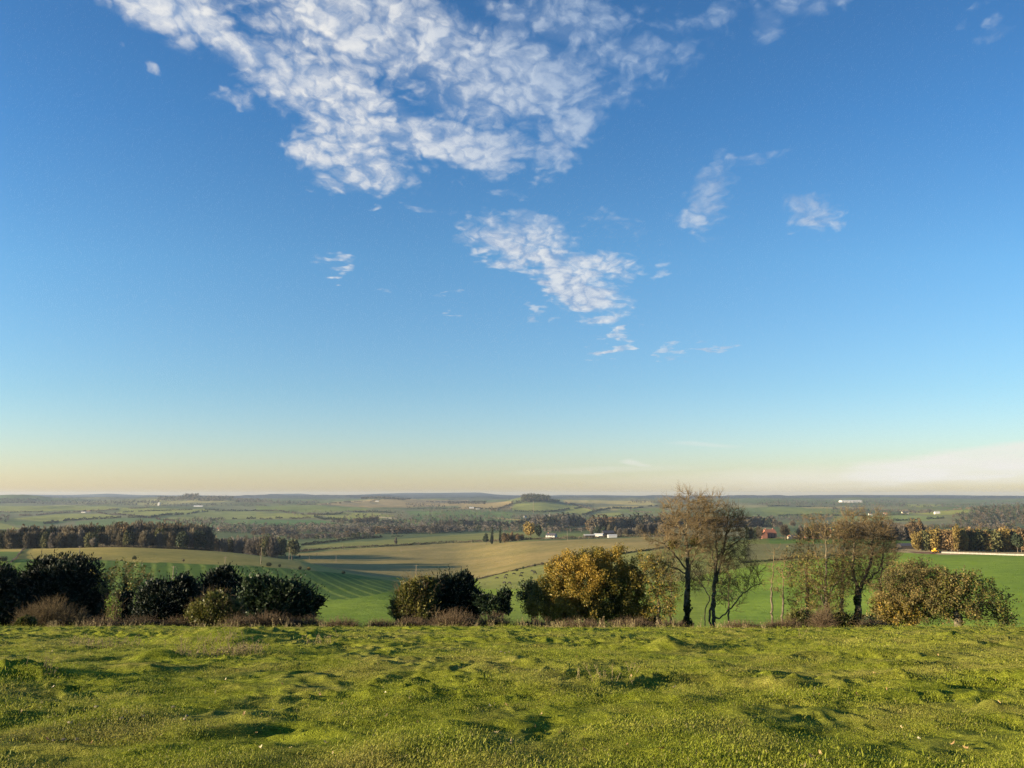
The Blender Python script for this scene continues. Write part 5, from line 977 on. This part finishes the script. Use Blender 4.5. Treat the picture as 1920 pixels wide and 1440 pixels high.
# ---- utility poles
M_POLE = plain_mat('pole_wood', (.30, .24, .17), .9, .1)
def pole(u, v, hpx, label, y0, y1, arm=1., r=.14):
    p = hit(u, v, y0, y1); h = hpx*p[1]/1467.; e = empty('utility_pole', p, label, 'utility pole', 'utility poles across the fields')
    V, Q = tubes([(0, 0, -.3)], [(0, 0, h)], [r*1.25], [r*.85], 8); b = Bag(); b.add(V, Q); b.build('post', [M_POLE], e, True)
    V, Q = tubes([(-arm, 0, h-.5)], [(arm, 0, h-.5)], [.09], [.09], 4); b = Bag(); b.add(V, Q)
    for x in (-arm*.9, 0, arm*.9):
        V, Q = tubes([(x, 0, h-.45)], [(x, 0, h-.15)], [.07], [.05], 5); b.add(V, Q)
    b.build('crossarm', [M_POLE], e)
for u, v, h, lb, y0, y1 in [(148, 1048, 24, 'pole on the golden field above the largest yew', 420, 700), (324, 1086, 24, 'pole standing in the dark crop field', 250, 470), (422, 1057, 13, 'short pole at the edge of golden field and crop field', 400, 560),
      (489, 1058, 31, 'tallest pole on the golden slope, left one of two', 440, 640), (542, 1047, 23, 'second tallest pole, beside the dark olive corner tree', 440, 900), (580, 1050, 9, 'pole at the left end of the tan stubble field', 700, 1400), (594, 1048, 9, 'pole near the left end of the tan stubble field', 700, 1400), (630, 1055, 13, 'pole at the start of the long shadows on the stubble', 700, 1400),
      (642, 1031, 10, 'pole in the hedge of the strip field', 1000, 1700), (650, 1014, 8, 'pole beyond the strip field', 1400, 2300), (752, 1035, 8, 'faint pole under the lone hedge tree', 900, 1500), (780, 1092, 32, 'pole rising behind the hawthorn', 420, 700),
      (884, 1018, 5, 'small pole in the far hedge, right of centre', 1050, 1700), (1064, 1013, 17, 'pole beside the white-fronted farmhouse', 950, 1500), (1000, 962, 22, 'tall mast under the dome-shaped hilltop wood', 3000, 5000), (873, 953, 13, 'tall mast left of the white farm on the far slope', 3000, 6000)]:
    pole(u, v, h, lb, y0, y1, r=.16 if y1 < 2500 else .7)

# ---- buildings
M_BR = plain_mat('red_brick', (.46, .20, .13), .9, .1); M_RT = plain_mat('red_roof_tile', (.36, .15, .09), .9, .1); M_WH = plain_mat('white_render', (.50, .48, .43), .8, .2, .1); M_SL = plain_mat('dark_slate', (.055, .055, .065), .6, .3)
M_GR = plain_mat('grey_sheeting', (.45, .45, .44), .5, .3, .1); M_ST = plain_mat('pale_stone', (.50, .45, .36), .9, .1); M_TB = plain_mat('tarred_boards', (.05, .045, .04), .8, .2); M_GL = plain_mat('window_glass', (.03, .035, .04), .15, .6, 0); M_CR = plain_mat('cream_wall', (.55, .46, .32), .9, .1)
def box(cx, cy, cz, sx_, sy, sz):
    x = np.array([-.5, .5, .5, -.5, -.5, .5, .5, -.5])*sx_+cx; y = np.array([-.5, -.5, .5, .5, -.5, -.5, .5, .5])*sy+cy; z = np.array([0, 0, 0, 0, 1, 1, 1, 1])*sz+cz
    return np.stack([x, y, z], -1), np.array([(0, 3, 2, 1), (4, 5, 6, 7), (0, 1, 5, 4), (1, 2, 6, 5), (2, 3, 7, 6), (3, 0, 4, 7)])
def one(name, V, Q, mat, parent): b = Bag(); b.add(np.asarray(V, float), np.asarray(Q)); return b.build(name, [mat], parent)
def building(name, u, v, w, d, h, rh, wall, roof, label, cat='house', rot=0., wins=(), door=None, chim=(), y0=300, y1=17000, eave=.3, group=None):
    """gabled block, ridge along local x; wins: (x, z) on the near face"""
    p = hit(u, v, y0, y1); e = empty(name, p, label, cat, group); e.rotation_euler = (0, 0, math.radians(rot))
    V = [(-w/2, -d/2, -1), (w/2, -d/2, -1), (w/2, d/2, -1), (-w/2, d/2, -1), (-w/2, -d/2, h), (w/2, -d/2, h), (w/2, d/2, h), (-w/2, d/2, h), (-w/2, 0, h+rh), (w/2, 0, h+rh)]
    me = Bag(); me.add(np.array(V, float), np.array([(0, 1, 5, 4), (1, 2, 6, 5), (2, 3, 7, 6), (3, 0, 4, 7)])); me.add(np.array([V[4], V[7], V[8], V[5], V[6], V[9]], float), np.array([(0, 2, 1), (3, 4, 5)])); me.build('wall', [wall], e)
    if rh > 0:
        o = eave; k = rh/(d/2); zz = h-k*o; rv = []
        for t in (0, .25): rv += [(-w/2-o, -d/2-o, zz+t), (w/2+o, -d/2-o, zz+t), (w/2+o, 0, h+rh+t+.02), (-w/2-o, 0, h+rh+t+.02), (w/2+o, d/2+o, zz+t), (-w/2-o, d/2+o, zz+t)]
        q = [(6, 7, 8, 9), (9, 8, 10, 11), (0, 3, 2, 1), (3, 5, 4, 2), (0, 1, 7, 6), (5, 11, 10, 4), (0, 6, 9, 3), (3, 9, 11, 5), (1, 2, 8, 7), (2, 4, 10, 8)]
        rf = one('roof', rv, q, roof, e)
        for cx in chim:
            V_, Q_ = box(cx, 0, h+rh-.6, .9, .7, 2.2); one('chimney', V_, Q_, M_BR, rf)
    for (x, z) in wins:
        V_, Q_ = box(x, -d/2-.02, z, 1.1, .12, 1.3); one('window', V_, Q_, M_GL, e)
    if door is not None:
        V_, Q_ = box(door, -d/2-.02, 0, 1.1, .1, 2.1); one('door', V_, Q_, M_TB, e)
    return e
building('brick_house', 1443, 1009, 14.5, 9, 6.2, 4.4, M_BR, M_RT, 'red brick house with steep red roof and gable, left of the round brown tree', rot=14, wins=[(-4, 3.4), (0, 3.4), (4, 3.4), (-4, .9), (4, .9)], door=0, chim=(-5, 5), y0=780, y1=1000)
e_ = building('brick_house', 1432, 1009.5, 6, 7, 5.2, 3.4, M_BR, M_RT, 'gabled brick wing facing left beside the red brick house', rot=100, wins=[(0, 3.2)], y0=760, y1=1000)
building('brick_house', 1547, 1009, 13, 8, 6.0, 4.2, M_CR, M_RT, 'cream-walled house with red roof half hidden by bare branches', rot=-10, wins=[(-3, 3.2), (0, 3.2), (3, 3.2), (-3, .9), (3, .9)], door=0, chim=(4,), y0=780, y1=1000)
building('cart_shed', 1493, 1010, 15, 7, 2.6, 1.6, M_TB, M_SL, 'low dark open shed right of the round brown tree', 'shed', 5, y0=760, y1=1000)
building('cart_shed', 1481, 1010.5, 5, 5, 2.8, 1.6, M_CR, M_RT, 'small cream outbuilding at the left end of the low dark shed', 'shed', 80, wins=[(0, 1)], y0=760, y1=1000)
building('brick_barn', 1524, 1010, 17, 6, 2.4, 1.8, M_BR, M_RT, 'long low brick barn with red roof between the two houses', 'barn', -8, y0=760, y1=1000)
building('farmhouse', 1034, 1009, 17, 8, 4.2, 3.6, M_WH, M_SL, 'white-fronted farmhouse with a dark roof and pale gable', rot=-34, wins=[(-5, 2.6), (0, 2.6), (5, 2.6)], door=2, chim=(-6,), y0=1050, y1=1500)
building('farm_shed', 1105, 1008, 17, 9, 3.6, 1.4, M_TB, M_WH, 'long white-roofed farm shed, leftmost of the farm sheds', 'farm shed', 12, y0=1100, y1=1500)
building('farm_shed', 1123, 1007, 14, 9, 4.0, 1.6, M_WH, M_GR, 'pale farm shed in the middle of the farm sheds', 'farm shed', -20, y0=1100, y1=1500)
building('barn', 1140, 1006, 18, 12, 6.0, 3.2, M_TB, M_SL, 'tall black barn behind the white farm sheds', 'barn', 10, y0=1150, y1=1500)
building('farm_shed', 1148, 1008, 13, 8, 3.2, 1.3, M_GR, M_GR, 'grey metal shed, rightmost of the farm sheds', 'farm shed', 4, y0=1100, y1=1500)
building('dark_barn', 1700, 1030, 13, 9, 2.6, 1.6, M_TB, M_SL, 'long low barn with a blue-black roof left of the golden copse', 'barn', 0, y0=640, y1=900)
building('warehouse', 1595, 947, 170, 60, 14, 6, M_WH, M_WH, 'long white warehouse on the distant plain', 'warehouse', 3, y0=6500, y1=11000, eave=1)
# village, cottages and far farms
for nm, u, v, w, d, h, rh, wl, rf, lb, rot, y0, y1 in [
    ('cottage', 395, 994, 16, 8, 5, 3, M_WH, M_SL, 'white cottage right of the left-hand wood', 20, 1900, 3000), ('cottage', 410, 994.5, 10, 7, 4, 3, M_ST, M_RT, 'small stone cottage beside the white cottage', -10, 1900, 3000),
    ('cottage', 739, 989, 9, 8, 6, 3, M_WH, M_SL, 'tiny white house in the valley wood, left of centre', 80, 2100, 3200), ('cottage', 792, 989, 11, 8, 6, 3, M_WH, M_SL, 'pale house in the valley wood near the dark conifers', 10, 2100, 3200),
    ('farmhouse', 884, 954, 26, 12, 6, 4, M_WH, M_GR, 'white farm on the far slope, left of the dome-shaped wood', 5, 3300, 6000), ('farmhouse', 896, 955, 22, 10, 5, 3, M_WH, M_SL, 'second white farm building on the far slope', -5, 3300, 6000),
    ('farmhouse', 298, 948, 14, 12, 16, 5, M_WH, M_GR, 'white silo building on the far left slope', 0, 4000, 7000), ('farmhouse', 157, 961.5, 22, 10, 6, 3, M_WH, M_SL, 'white farm on the far left slope', 0, 3300, 6000), ('farmhouse', 166, 960.5, 18, 10, 5, 3, M_ST, M_RT, 'stone barn beside the white farm on the far left slope', 12, 3300, 6000),
    ('farmhouse', 707, 940.5, 26, 12, 8, 4, M_WH, M_SL, 'white farm on the tan hill', 0, 4500, 8000), ('cottage', 1632, 966, 16, 9, 6, 4, M_WH, M_SL, 'white cottage among trees on the right-hand plain', 0, 2600, 5000),
    ('cottage', 1697, 964.5, 30, 12, 8, 5, M_CR, M_SL, 'cream farm on the right-hand plain', 8, 2600, 5000), ('cottage', 1757, 963.5, 20, 10, 5, 4, M_WH, M_GR, 'white bungalow right of the cream farm', 0, 2600, 5000),
    ('cottage', 985, 971, 11, 8, 6, 4, M_WH, M_SL, 'white cottage left of the church tower', 20, 2200, 3600), ('cottage', 1024, 977, 16, 9, 6, 5, M_ST, M_RT, 'stone house below the church tower', -15, 2100, 3400), ('cottage', 372, 950, 60, 14, 5, 3, M_GR, M_GR, 'long grey sheds on the far left slope', 0, 4000, 7000),
    ('cottage', 1038, 978, 13, 9, 6, 4, M_WH, M_SL, 'white house right of the church', 30, 2100, 3400), ('cottage', 1660, 965, 18, 9, 5, 4, M_ST, M_RT, 'brown-roofed cottage between the white cottage and cream farm', 0, 2600, 5000)]:
    building(nm, u, v, w, d, h, rh, wl, rf, lb, 'cottage' if nm == 'cottage' else 'farm building', rot, wins=[(-w*.3, 1.2), (w*.3, 1.2)], y0=y0, y1=y1)
p = hit(1031, 974, 2100, 3400); ch = empty('church', p, 'pale stone church tower rising from the village trees', 'church')
V_, Q_ = box(0, 0, -1, 6.5, 6.5, 19); one('tower', V_, Q_, M_ST, ch)
V_ = [(-2.6, -2.6, 18), (2.6, -2.6, 18), (2.6, 2.6, 18), (-2.6, 2.6, 18), (0, 0, 27)]; b = Bag(); b.add(np.array(V_, float), np.array([(0, 1, 4), (1, 2, 4), (2, 3, 4), (3, 0, 4)])); b.build('spire', [M_ST], ch)
V_, Q_ = box(9.8, 0, -1, 13, 8, 8); one('nave', V_, Q_, M_ST, ch)

# ---- pale post-and-board fence on the crest of the bright green field
FP = np.array([(ray(u, 1038)[0]*y, y, float(height(np.array(ray(u, 1038)[0]*y), np.array(y)))) for u, y in ((1766, 503.), (1850, 496.), (1930, 488.), (2060, 476.))]); seg = np.linalg.norm(np.diff(FP[:, :2], axis=0), axis=1); cum = np.concatenate([[0], np.cumsum(seg)]); n = int(cum[-1]/2.4); t = np.linspace(0, cum[-1], n)
X = np.interp(t, cum, FP[:, 0]); Y_ = np.interp(t, cum, FP[:, 1]); Z_ = height(X, Y_)
M_FN = plain_mat('weathered_pale_boards', (.66, .60, .50), .8, .2, .3)
fe = empty('board_fence', (X[0], Y_[0], Z_[0]), 'long pale board fence right of the yellow digger', 'fence'); O = np.array([X[0], Y_[0], Z_[0]])
P0 = np.stack([X, Y_, Z_], -1)-O
for k in range(min(n, 99)):
    V_, Q_ = box(P0[k, 0], P0[k, 1], P0[k, 2]-.3, .16, .16, 1.35); one('post', V_, Q_, M_FN, fe)
bb = Bag()
for k in range(n-1):
    for z0 in (.15, .62):
        a_0, b_0 = P0[k], P0[k+1]; V_ = np.array([a_0+(0, -.11, z0), b_0+(0, -.11, z0), b_0+(0, -.11, z0+.3), a_0+(0, -.11, z0+.3), a_0+(0, -.08, z0), b_0+(0, -.08, z0), b_0+(0, -.08, z0+.3), a_0+(0, -.08, z0+.3)])
        bb.add(V_, np.array([(0, 1, 2, 3), (5, 4, 7, 6), (3, 2, 6, 7), (4, 5, 1, 0)]))
bb.build('boards', [M_FN], fe)

# ---- yellow digger
M_YL = plain_mat('yellow_paint', (.80, .42, .02), .4, .5, .1); M_TY = plain_mat('black_rubber', (.015, .015, .015), .8, .3); M_DK = plain_mat('dark_steel', (.05, .04, .035), .6, .4)
p = hit(1755, 1036.5, 380, 620); dg = empty('digger', p, 'small yellow digger parked at the left end of the pale fence', 'digger'); dg.rotation_euler = (0, 0, math.radians(8))
V_, Q_ = box(-.3, 0, .7, 3.2, 1.7, .9); one('chassis', V_, Q_, M_YL, dg)
V_ = np.array([(-.9, -.7, 1.6), (.6, -.7, 1.6), (.6, .7, 1.6), (-.9, .7, 1.6), (-.7, -.62, 2.9), (.5, -.62, 2.9), (.5, .62, 2.9), (-.7, .62, 2.9)]); cab = one('cab', V_, Q_, M_YL, dg)
V_ = np.array([(-.7, -.74, 1.8), (.5, -.74, 1.8), (.45, -.69, 2.7), (-.6, -.69, 2.7)]); one('window', V_, np.array([(0, 1, 2, 3)]), M_GL, cab)
V_, Q_ = box(-1.9, 0, 1.0, 1.1, 1.5, .75); one('engine_cover', V_, Q_, M_YL, dg)
for x, r in ((-1.7, .55), (.9, .75)):
    for y in (-.95, .95):
        V_, Q_ = tubes([(x, y-.2, r)], [(x, y+.2, r)], [r], [r], 18); n_ = 18; b = Bag(); b.add(V_, Q_); b.add(V_[:n_], np.arange(n_)[None, ::-1]); b.add(V_[n_:], np.arange(n_)[None]); wl = b.build('wheel', [M_TY], dg)
        V_, Q_ = tubes([(x, y-.22, r)], [(x, y+.22, r)], [r*.45], [r*.45], 12); b = Bag(); b.add(V_, Q_); b.add(V_[:12], np.arange(12)[None, ::-1]); b.add(V_[12:], np.arange(12)[None]); b.build('rim', [M_YL], wl)
V_, Q_ = tubes([(1.2, 0, 1.2), (2.3, 0, 2.3), (3.4, 0, 1.7)], [(2.3, 0, 2.3), (3.4, 0, 1.7), (3.5, 0, .7)], [.17, .15, .12], [.15, .12, .1], 6); one('boom', V_, Q_, M_YL, dg)
V_, Q_ = box(3.4, 0, .1, 1.3, 1.4, .9); one('bucket', V_, Q_, M_DK, dg); V_, Q_ = box(-3.0, 0, .2, .5, 1.9, .8); one('front_shovel', V_, Q_, M_DK, dg)

# ---- cattle (one skinned body mesh, copied)
M_COW = plain_mat('black_hide', (.012, .011, .010), .6, .3, 0)
def cow_obj(graze):
    import bmesh
    vs = [(0, 0, 1.08), (.5, 0, 1.08), (.85, 0, 1.12), (-.5, 0, 1.06), (-.8, 0, 1.14), (1.15, 0, .95 if graze else 1.3), (1.4, 0, .5 if graze else 1.42), (1.62, 0, .22 if graze else 1.30), (-.95, 0, 1.1), (-1.02, 0, .6)]
    es = [(0, 1), (1, 2), (0, 3), (3, 4), (2, 5), (5, 6), (6, 7), (4, 8), (8, 9)]; rd = [.40, .38, .30, .39, .30, .20, .15, .09, .05, .035]
    for sx_, at in ((.72, 2), (-.72, 4)):
        for sy in (-.2, .2):
            i = len(vs); f = 1 if sx_ > 0 else -1; vs += [(sx_, sy, .75), (sx_+.05*f, sy, .42), (sx_, sy, .03)]; rd += [.15, .075, .065]; es += [(at, i), (i, i+1), (i+1, i+2)]
    bm = bmesh.new(); lay = bm.verts.layers.skin.verify(); bv = [bm.verts.new(v) for v in vs]
    for v, r in zip(bv, rd): v[lay].radius = (r, r)
    bv[0][lay].use_root = True
    for a, b in es: bm.edges.new((bv[a], bv[b]))
    me = bpy.data.meshes.new('cow'); bm.to_mesh(me); bm.free(); me.materials.append(M_COW)
    o = bpy.data.objects.new('cow', me); o.modifiers.new('skin', 'SKIN').use_smooth_shade = True; s = o.modifiers.new('sub', 'SUBSURF'); s.levels = 1; s.render_levels = 1
    return o
cows = [cow_obj(True), cow_obj(False)]
for k, (u, v) in enumerate([(963, 1078), (978, 1077), (976, 1082), (997, 1072.5), (1002, 1074), (1003, 1077), (1021, 1072.5), (1026, 1068), (1027, 1075), (1032, 1073.5), (1041, 1068.5), (932, 1086), (950, 1080.5), (948, 1085.5), (946, 1095), (955, 1095.5), (1036, 1072)]):
    p = hit(u, v, 450, 1000); g_ = k % 3 != 1; o = cows[0 if g_ else 1].copy(); C.objects.link(o); o.location = p; o.rotation_euler = (0, 0, trs.choice([0, math.pi])+trs.normal()*.5); o.scale = (1.12,)*3
    tag(o, 'black cow grazing with its head down on the pasture left of the golden oak' if g_ else 'black cow standing with its head up on the pasture left of the golden oak', 'cow', 'black cattle on the pasture')

# ---- small things on the meadow
lrs = RS(9)
def mpoint(u, v):
    a, s = ray(u, v); ys = np.linspace(4, 44, 1200); zs_ = mheight(a*ys, ys); k = np.where(zs_/ys >= s)[0]; y = ys[k[0]] if len(k) else 43.; return np.array([a*y, y, float(mheight(a*y, y))])
M_LF = leaf_mat('fallen_leaf', [(0, (.22, .12, .05)), (.5, (.42, .30, .13)), (1, (.70, .60, .38))], .25, .9, .6)
def leaf_mesh(seed):
    rs = RS(seed); n = 10; an = np.linspace(0, 2*math.pi, n, endpoint=False); r = (.5+.16*np.cos(an*5+seed))*np.array([1.15 if abs(math.cos(q)) > .7 else .8 for q in an])
    x = np.cos(an)*r; y = np.sin(an)*r*.72; z = .35*x*x+.25*y*y+.05*rs.normal(size=n); V = np.concatenate([np.stack([x, y, z], -1), [[0, 0, 0]]]); Q = np.array([(k, (k+1) % n, n) for k in range(n)])
    return mesh_np('fallen_leaf', V, Q, M_LF, tint=np.full(len(V), .3+.4*rs.rand()), link=False)
LM = [leaf_mesh(k) for k in range(3)]
for k in range(70):
    u = lrs.uniform(20, 1900); v = 1215+220*lrs.rand()**.8; p = mpoint(u, v); o = LM[k % 3].copy(); C.objects.link(o); s = .022+.026*lrs.rand(); o.scale = (s, s, s)
    o.location = (p[0], p[1], p[2]+.03); o.rotation_euler = (lrs.normal()*.7, lrs.normal()*.7, lrs.rand()*6.28); tag(o, 'pale curled fallen leaf lying in the short meadow grass', 'leaf', 'fallen leaves on the meadow')
for u, v, s, lb in [(487, 1418, .05, 'large red-brown curled leaf at the bottom edge, left of centre'), (1520, 1434, .05, 'brown curled leaf at the bottom edge, right of centre'), (1690, 1376, .04, 'yellow leaf standing up in the grass, lower right'), (1265, 1300, .04, 'pale leaf in the grass right of centre')]:
    p = mpoint(u, v); o = LM[0].copy(); C.objects.link(o); o.scale = (s, s, s*1.6); o.location = (p[0], p[1], p[2]+.06); o.rotation_euler = (.9, .3, lrs.rand()*6); tag(o, lb, 'leaf')
M_FL = plain_mat('flint', (.24, .205, .155), .9, .1, .5, .8)
def stone(seed):
    rs = RS(seed); import bmesh
    bm = bmesh.new(); bmesh.ops.create_icosphere(bm, subdivisions=2, radius=1.)
    for v in bm.verts:
        c = v.co; f = 1+.3*float(vnoise(np.array(c.x*1.5+seed), np.array(c.y*1.5+c.z*2), seed)); v.co = Vector((c.x*1.25*f, c.y*.85*f, c.z*.62*f))
    me = bpy.data.meshes.new('flint_stone'); bm.to_mesh(me); bm.free(); me.materials.append(M_FL); return bpy.data.objects.new('flint_stone', me)
ST_ = [stone(1), stone(2)]
for k, (u, v) in enumerate([(131, 1358), (147, 1366), (168, 1347), (172, 1352), (100, 1392), (119, 1391), (145, 1392), (270, 1345), (350, 1346), (347, 1353), (228, 1352), (325, 1328), (940, 1224), (955, 1223), (947, 1226), (180, 1334)]):
    p = mpoint(u, v); o = ST_[k % 2].copy(); C.objects.link(o); s = .016+.016*lrs.rand(); o.scale = (s, s, s); o.location = (p[0], p[1], p[2]+.012); o.rotation_euler = (0, 0, lrs.rand()*6)
    tag(o, 'small grey flint lying in the grass on the left of the meadow' if u < 900 else 'pale flint in the little heap on the far middle meadow', 'stone', 'flints on the meadow')
# dead weeds and rough growth on the left bank
def weeds(name, u, v, r, n, h, label, seed, mat=M_DEAD, kind=None, cat='dead weeds', lean=.35):
    rs = RS(seed); c = mpoint(u, v); P = np.stack([rs.normal(size=n)*r, rs.normal(size=n)*r*.6, np.zeros(n)], -1); P[:, 2] = mheight(c[0]+P[:, 0], c[1]+P[:, 1])-c[2]-.02
    d = nrm(np.stack([rs.normal(size=n)*lean, rs.normal(size=n)*lean, np.ones(n)], -1)); ln = h*(.35+rs.rand(n))[:, None]; b = Bag()
    V, Q = tubes(P, P+d*ln, np.full(n, .004), np.full(n, .002), 3); b.add(V, Q, np.repeat(rs.rand(n), 6))
    for q in range(3):
        S0 = P+d*ln*(.4+.5*rs.rand(n)[:, None]); S1 = S0+nrm(d+.8*rs.normal(size=d.shape))*ln*.3; V, Q = tubes(S0, S1, np.full(n, .003), np.full(n, .0015), 3); b.add(V, Q, np.repeat(rs.rand(n), 6))
    V, Q = cards(P+d*ln, .03*(.5+rs.rand(n)), rs, None, .8); b.add(V, Q, np.repeat(rs.rand(n), 4))
    o = b.build(name, [mat]); o.location = c; return tag(o, label, cat, kind=kind)
for k, a in enumerate([(145, 1212, .22, 34, .55, 'small clump of dead stalks on the left meadow'), (212, 1214, .55, 120, .42, 'wide tangle of grey-brown dead weeds on the left meadow'), (92, 1262, .12, 14, .5, 'thin dry stalk clump at the left of the meadow'), (368, 1232, .25, 40, .5, 'reddish dead stalks at the foot of the rough bank'),
         (345, 1230, .22, 30, .3, 'low straw tuft left of the reddish dead stalks'), (438, 1224, .45, 220, .36, 'pale straw-coloured tussock below the rough bank'), (465, 1218, .3, 120, .3, 'second straw tussock right of the pale one'), (398, 1205, .6, 110, .45, 'dead stalks along the top of the rough bank'),
         (605, 1206, .3, 50, .4, 'bare twiggy weed in the hollow left of centre'), (100, 1176, .25, 60, .6, 'dead stalks at the brow below the largest yew'), (1180, 1258, .1, 8, .5, 'single thin pale stalk on the right of the meadow'), (1501, 1196, .05, 5, .7, 'pale upright grass stem near the brow'), (1135, 1278, .2, 20, .4, 'fine dry stems in the middle meadow')]):
    weeds('dead_weeds', a[0], a[1], a[2]*.8, int(a[3]*.7), a[4]*.55, a[5], seed=400+k)
for k, (u0, u1) in enumerate([(90, 290), (290, 560), (560, 960), (960, 1450)]):
    rs = RS(500+k); b = Bag(); n = int((u1-u0)*1.1); uu = rs.uniform(u0, u1, n); uu = uu[vnoise(uu/9., uu*0+k, 12) > .02]; n = len(uu); yy = rs.uniform(52, 57, n); aa = (uu-960)/1490.; x = aa*yy; z = mheight(x, yy); P = np.stack([x, yy, z], -1); c = P[0].copy(); P = P-c
    d = nrm(np.stack([rs.normal(size=n)*.3, rs.normal(size=n)*.3, np.ones(n)], -1)); ln = (.22+.6*rs.rand(n)**2)[:, None]; V, Q = tubes(P, P+d*ln, np.full(n, .012), np.full(n, .006), 3); b.add(V, Q, np.repeat(rs.rand(n), 6))
    V, Q = cards(P+d*ln, .12, rs, d, .5); b.add(V, Q, np.repeat(rs.rand(n), 4)); V, Q = cards(P+d*ln*.6, .14, rs, d, .4); b.add(V, Q, np.repeat(rs.rand(n), 4))
    o = b.build('tall_dead_grass', [M_DEAD]); o.location = c; tag(o, 'tall dead grass and weeds along the brow of the meadow', 'grass', kind='stuff')
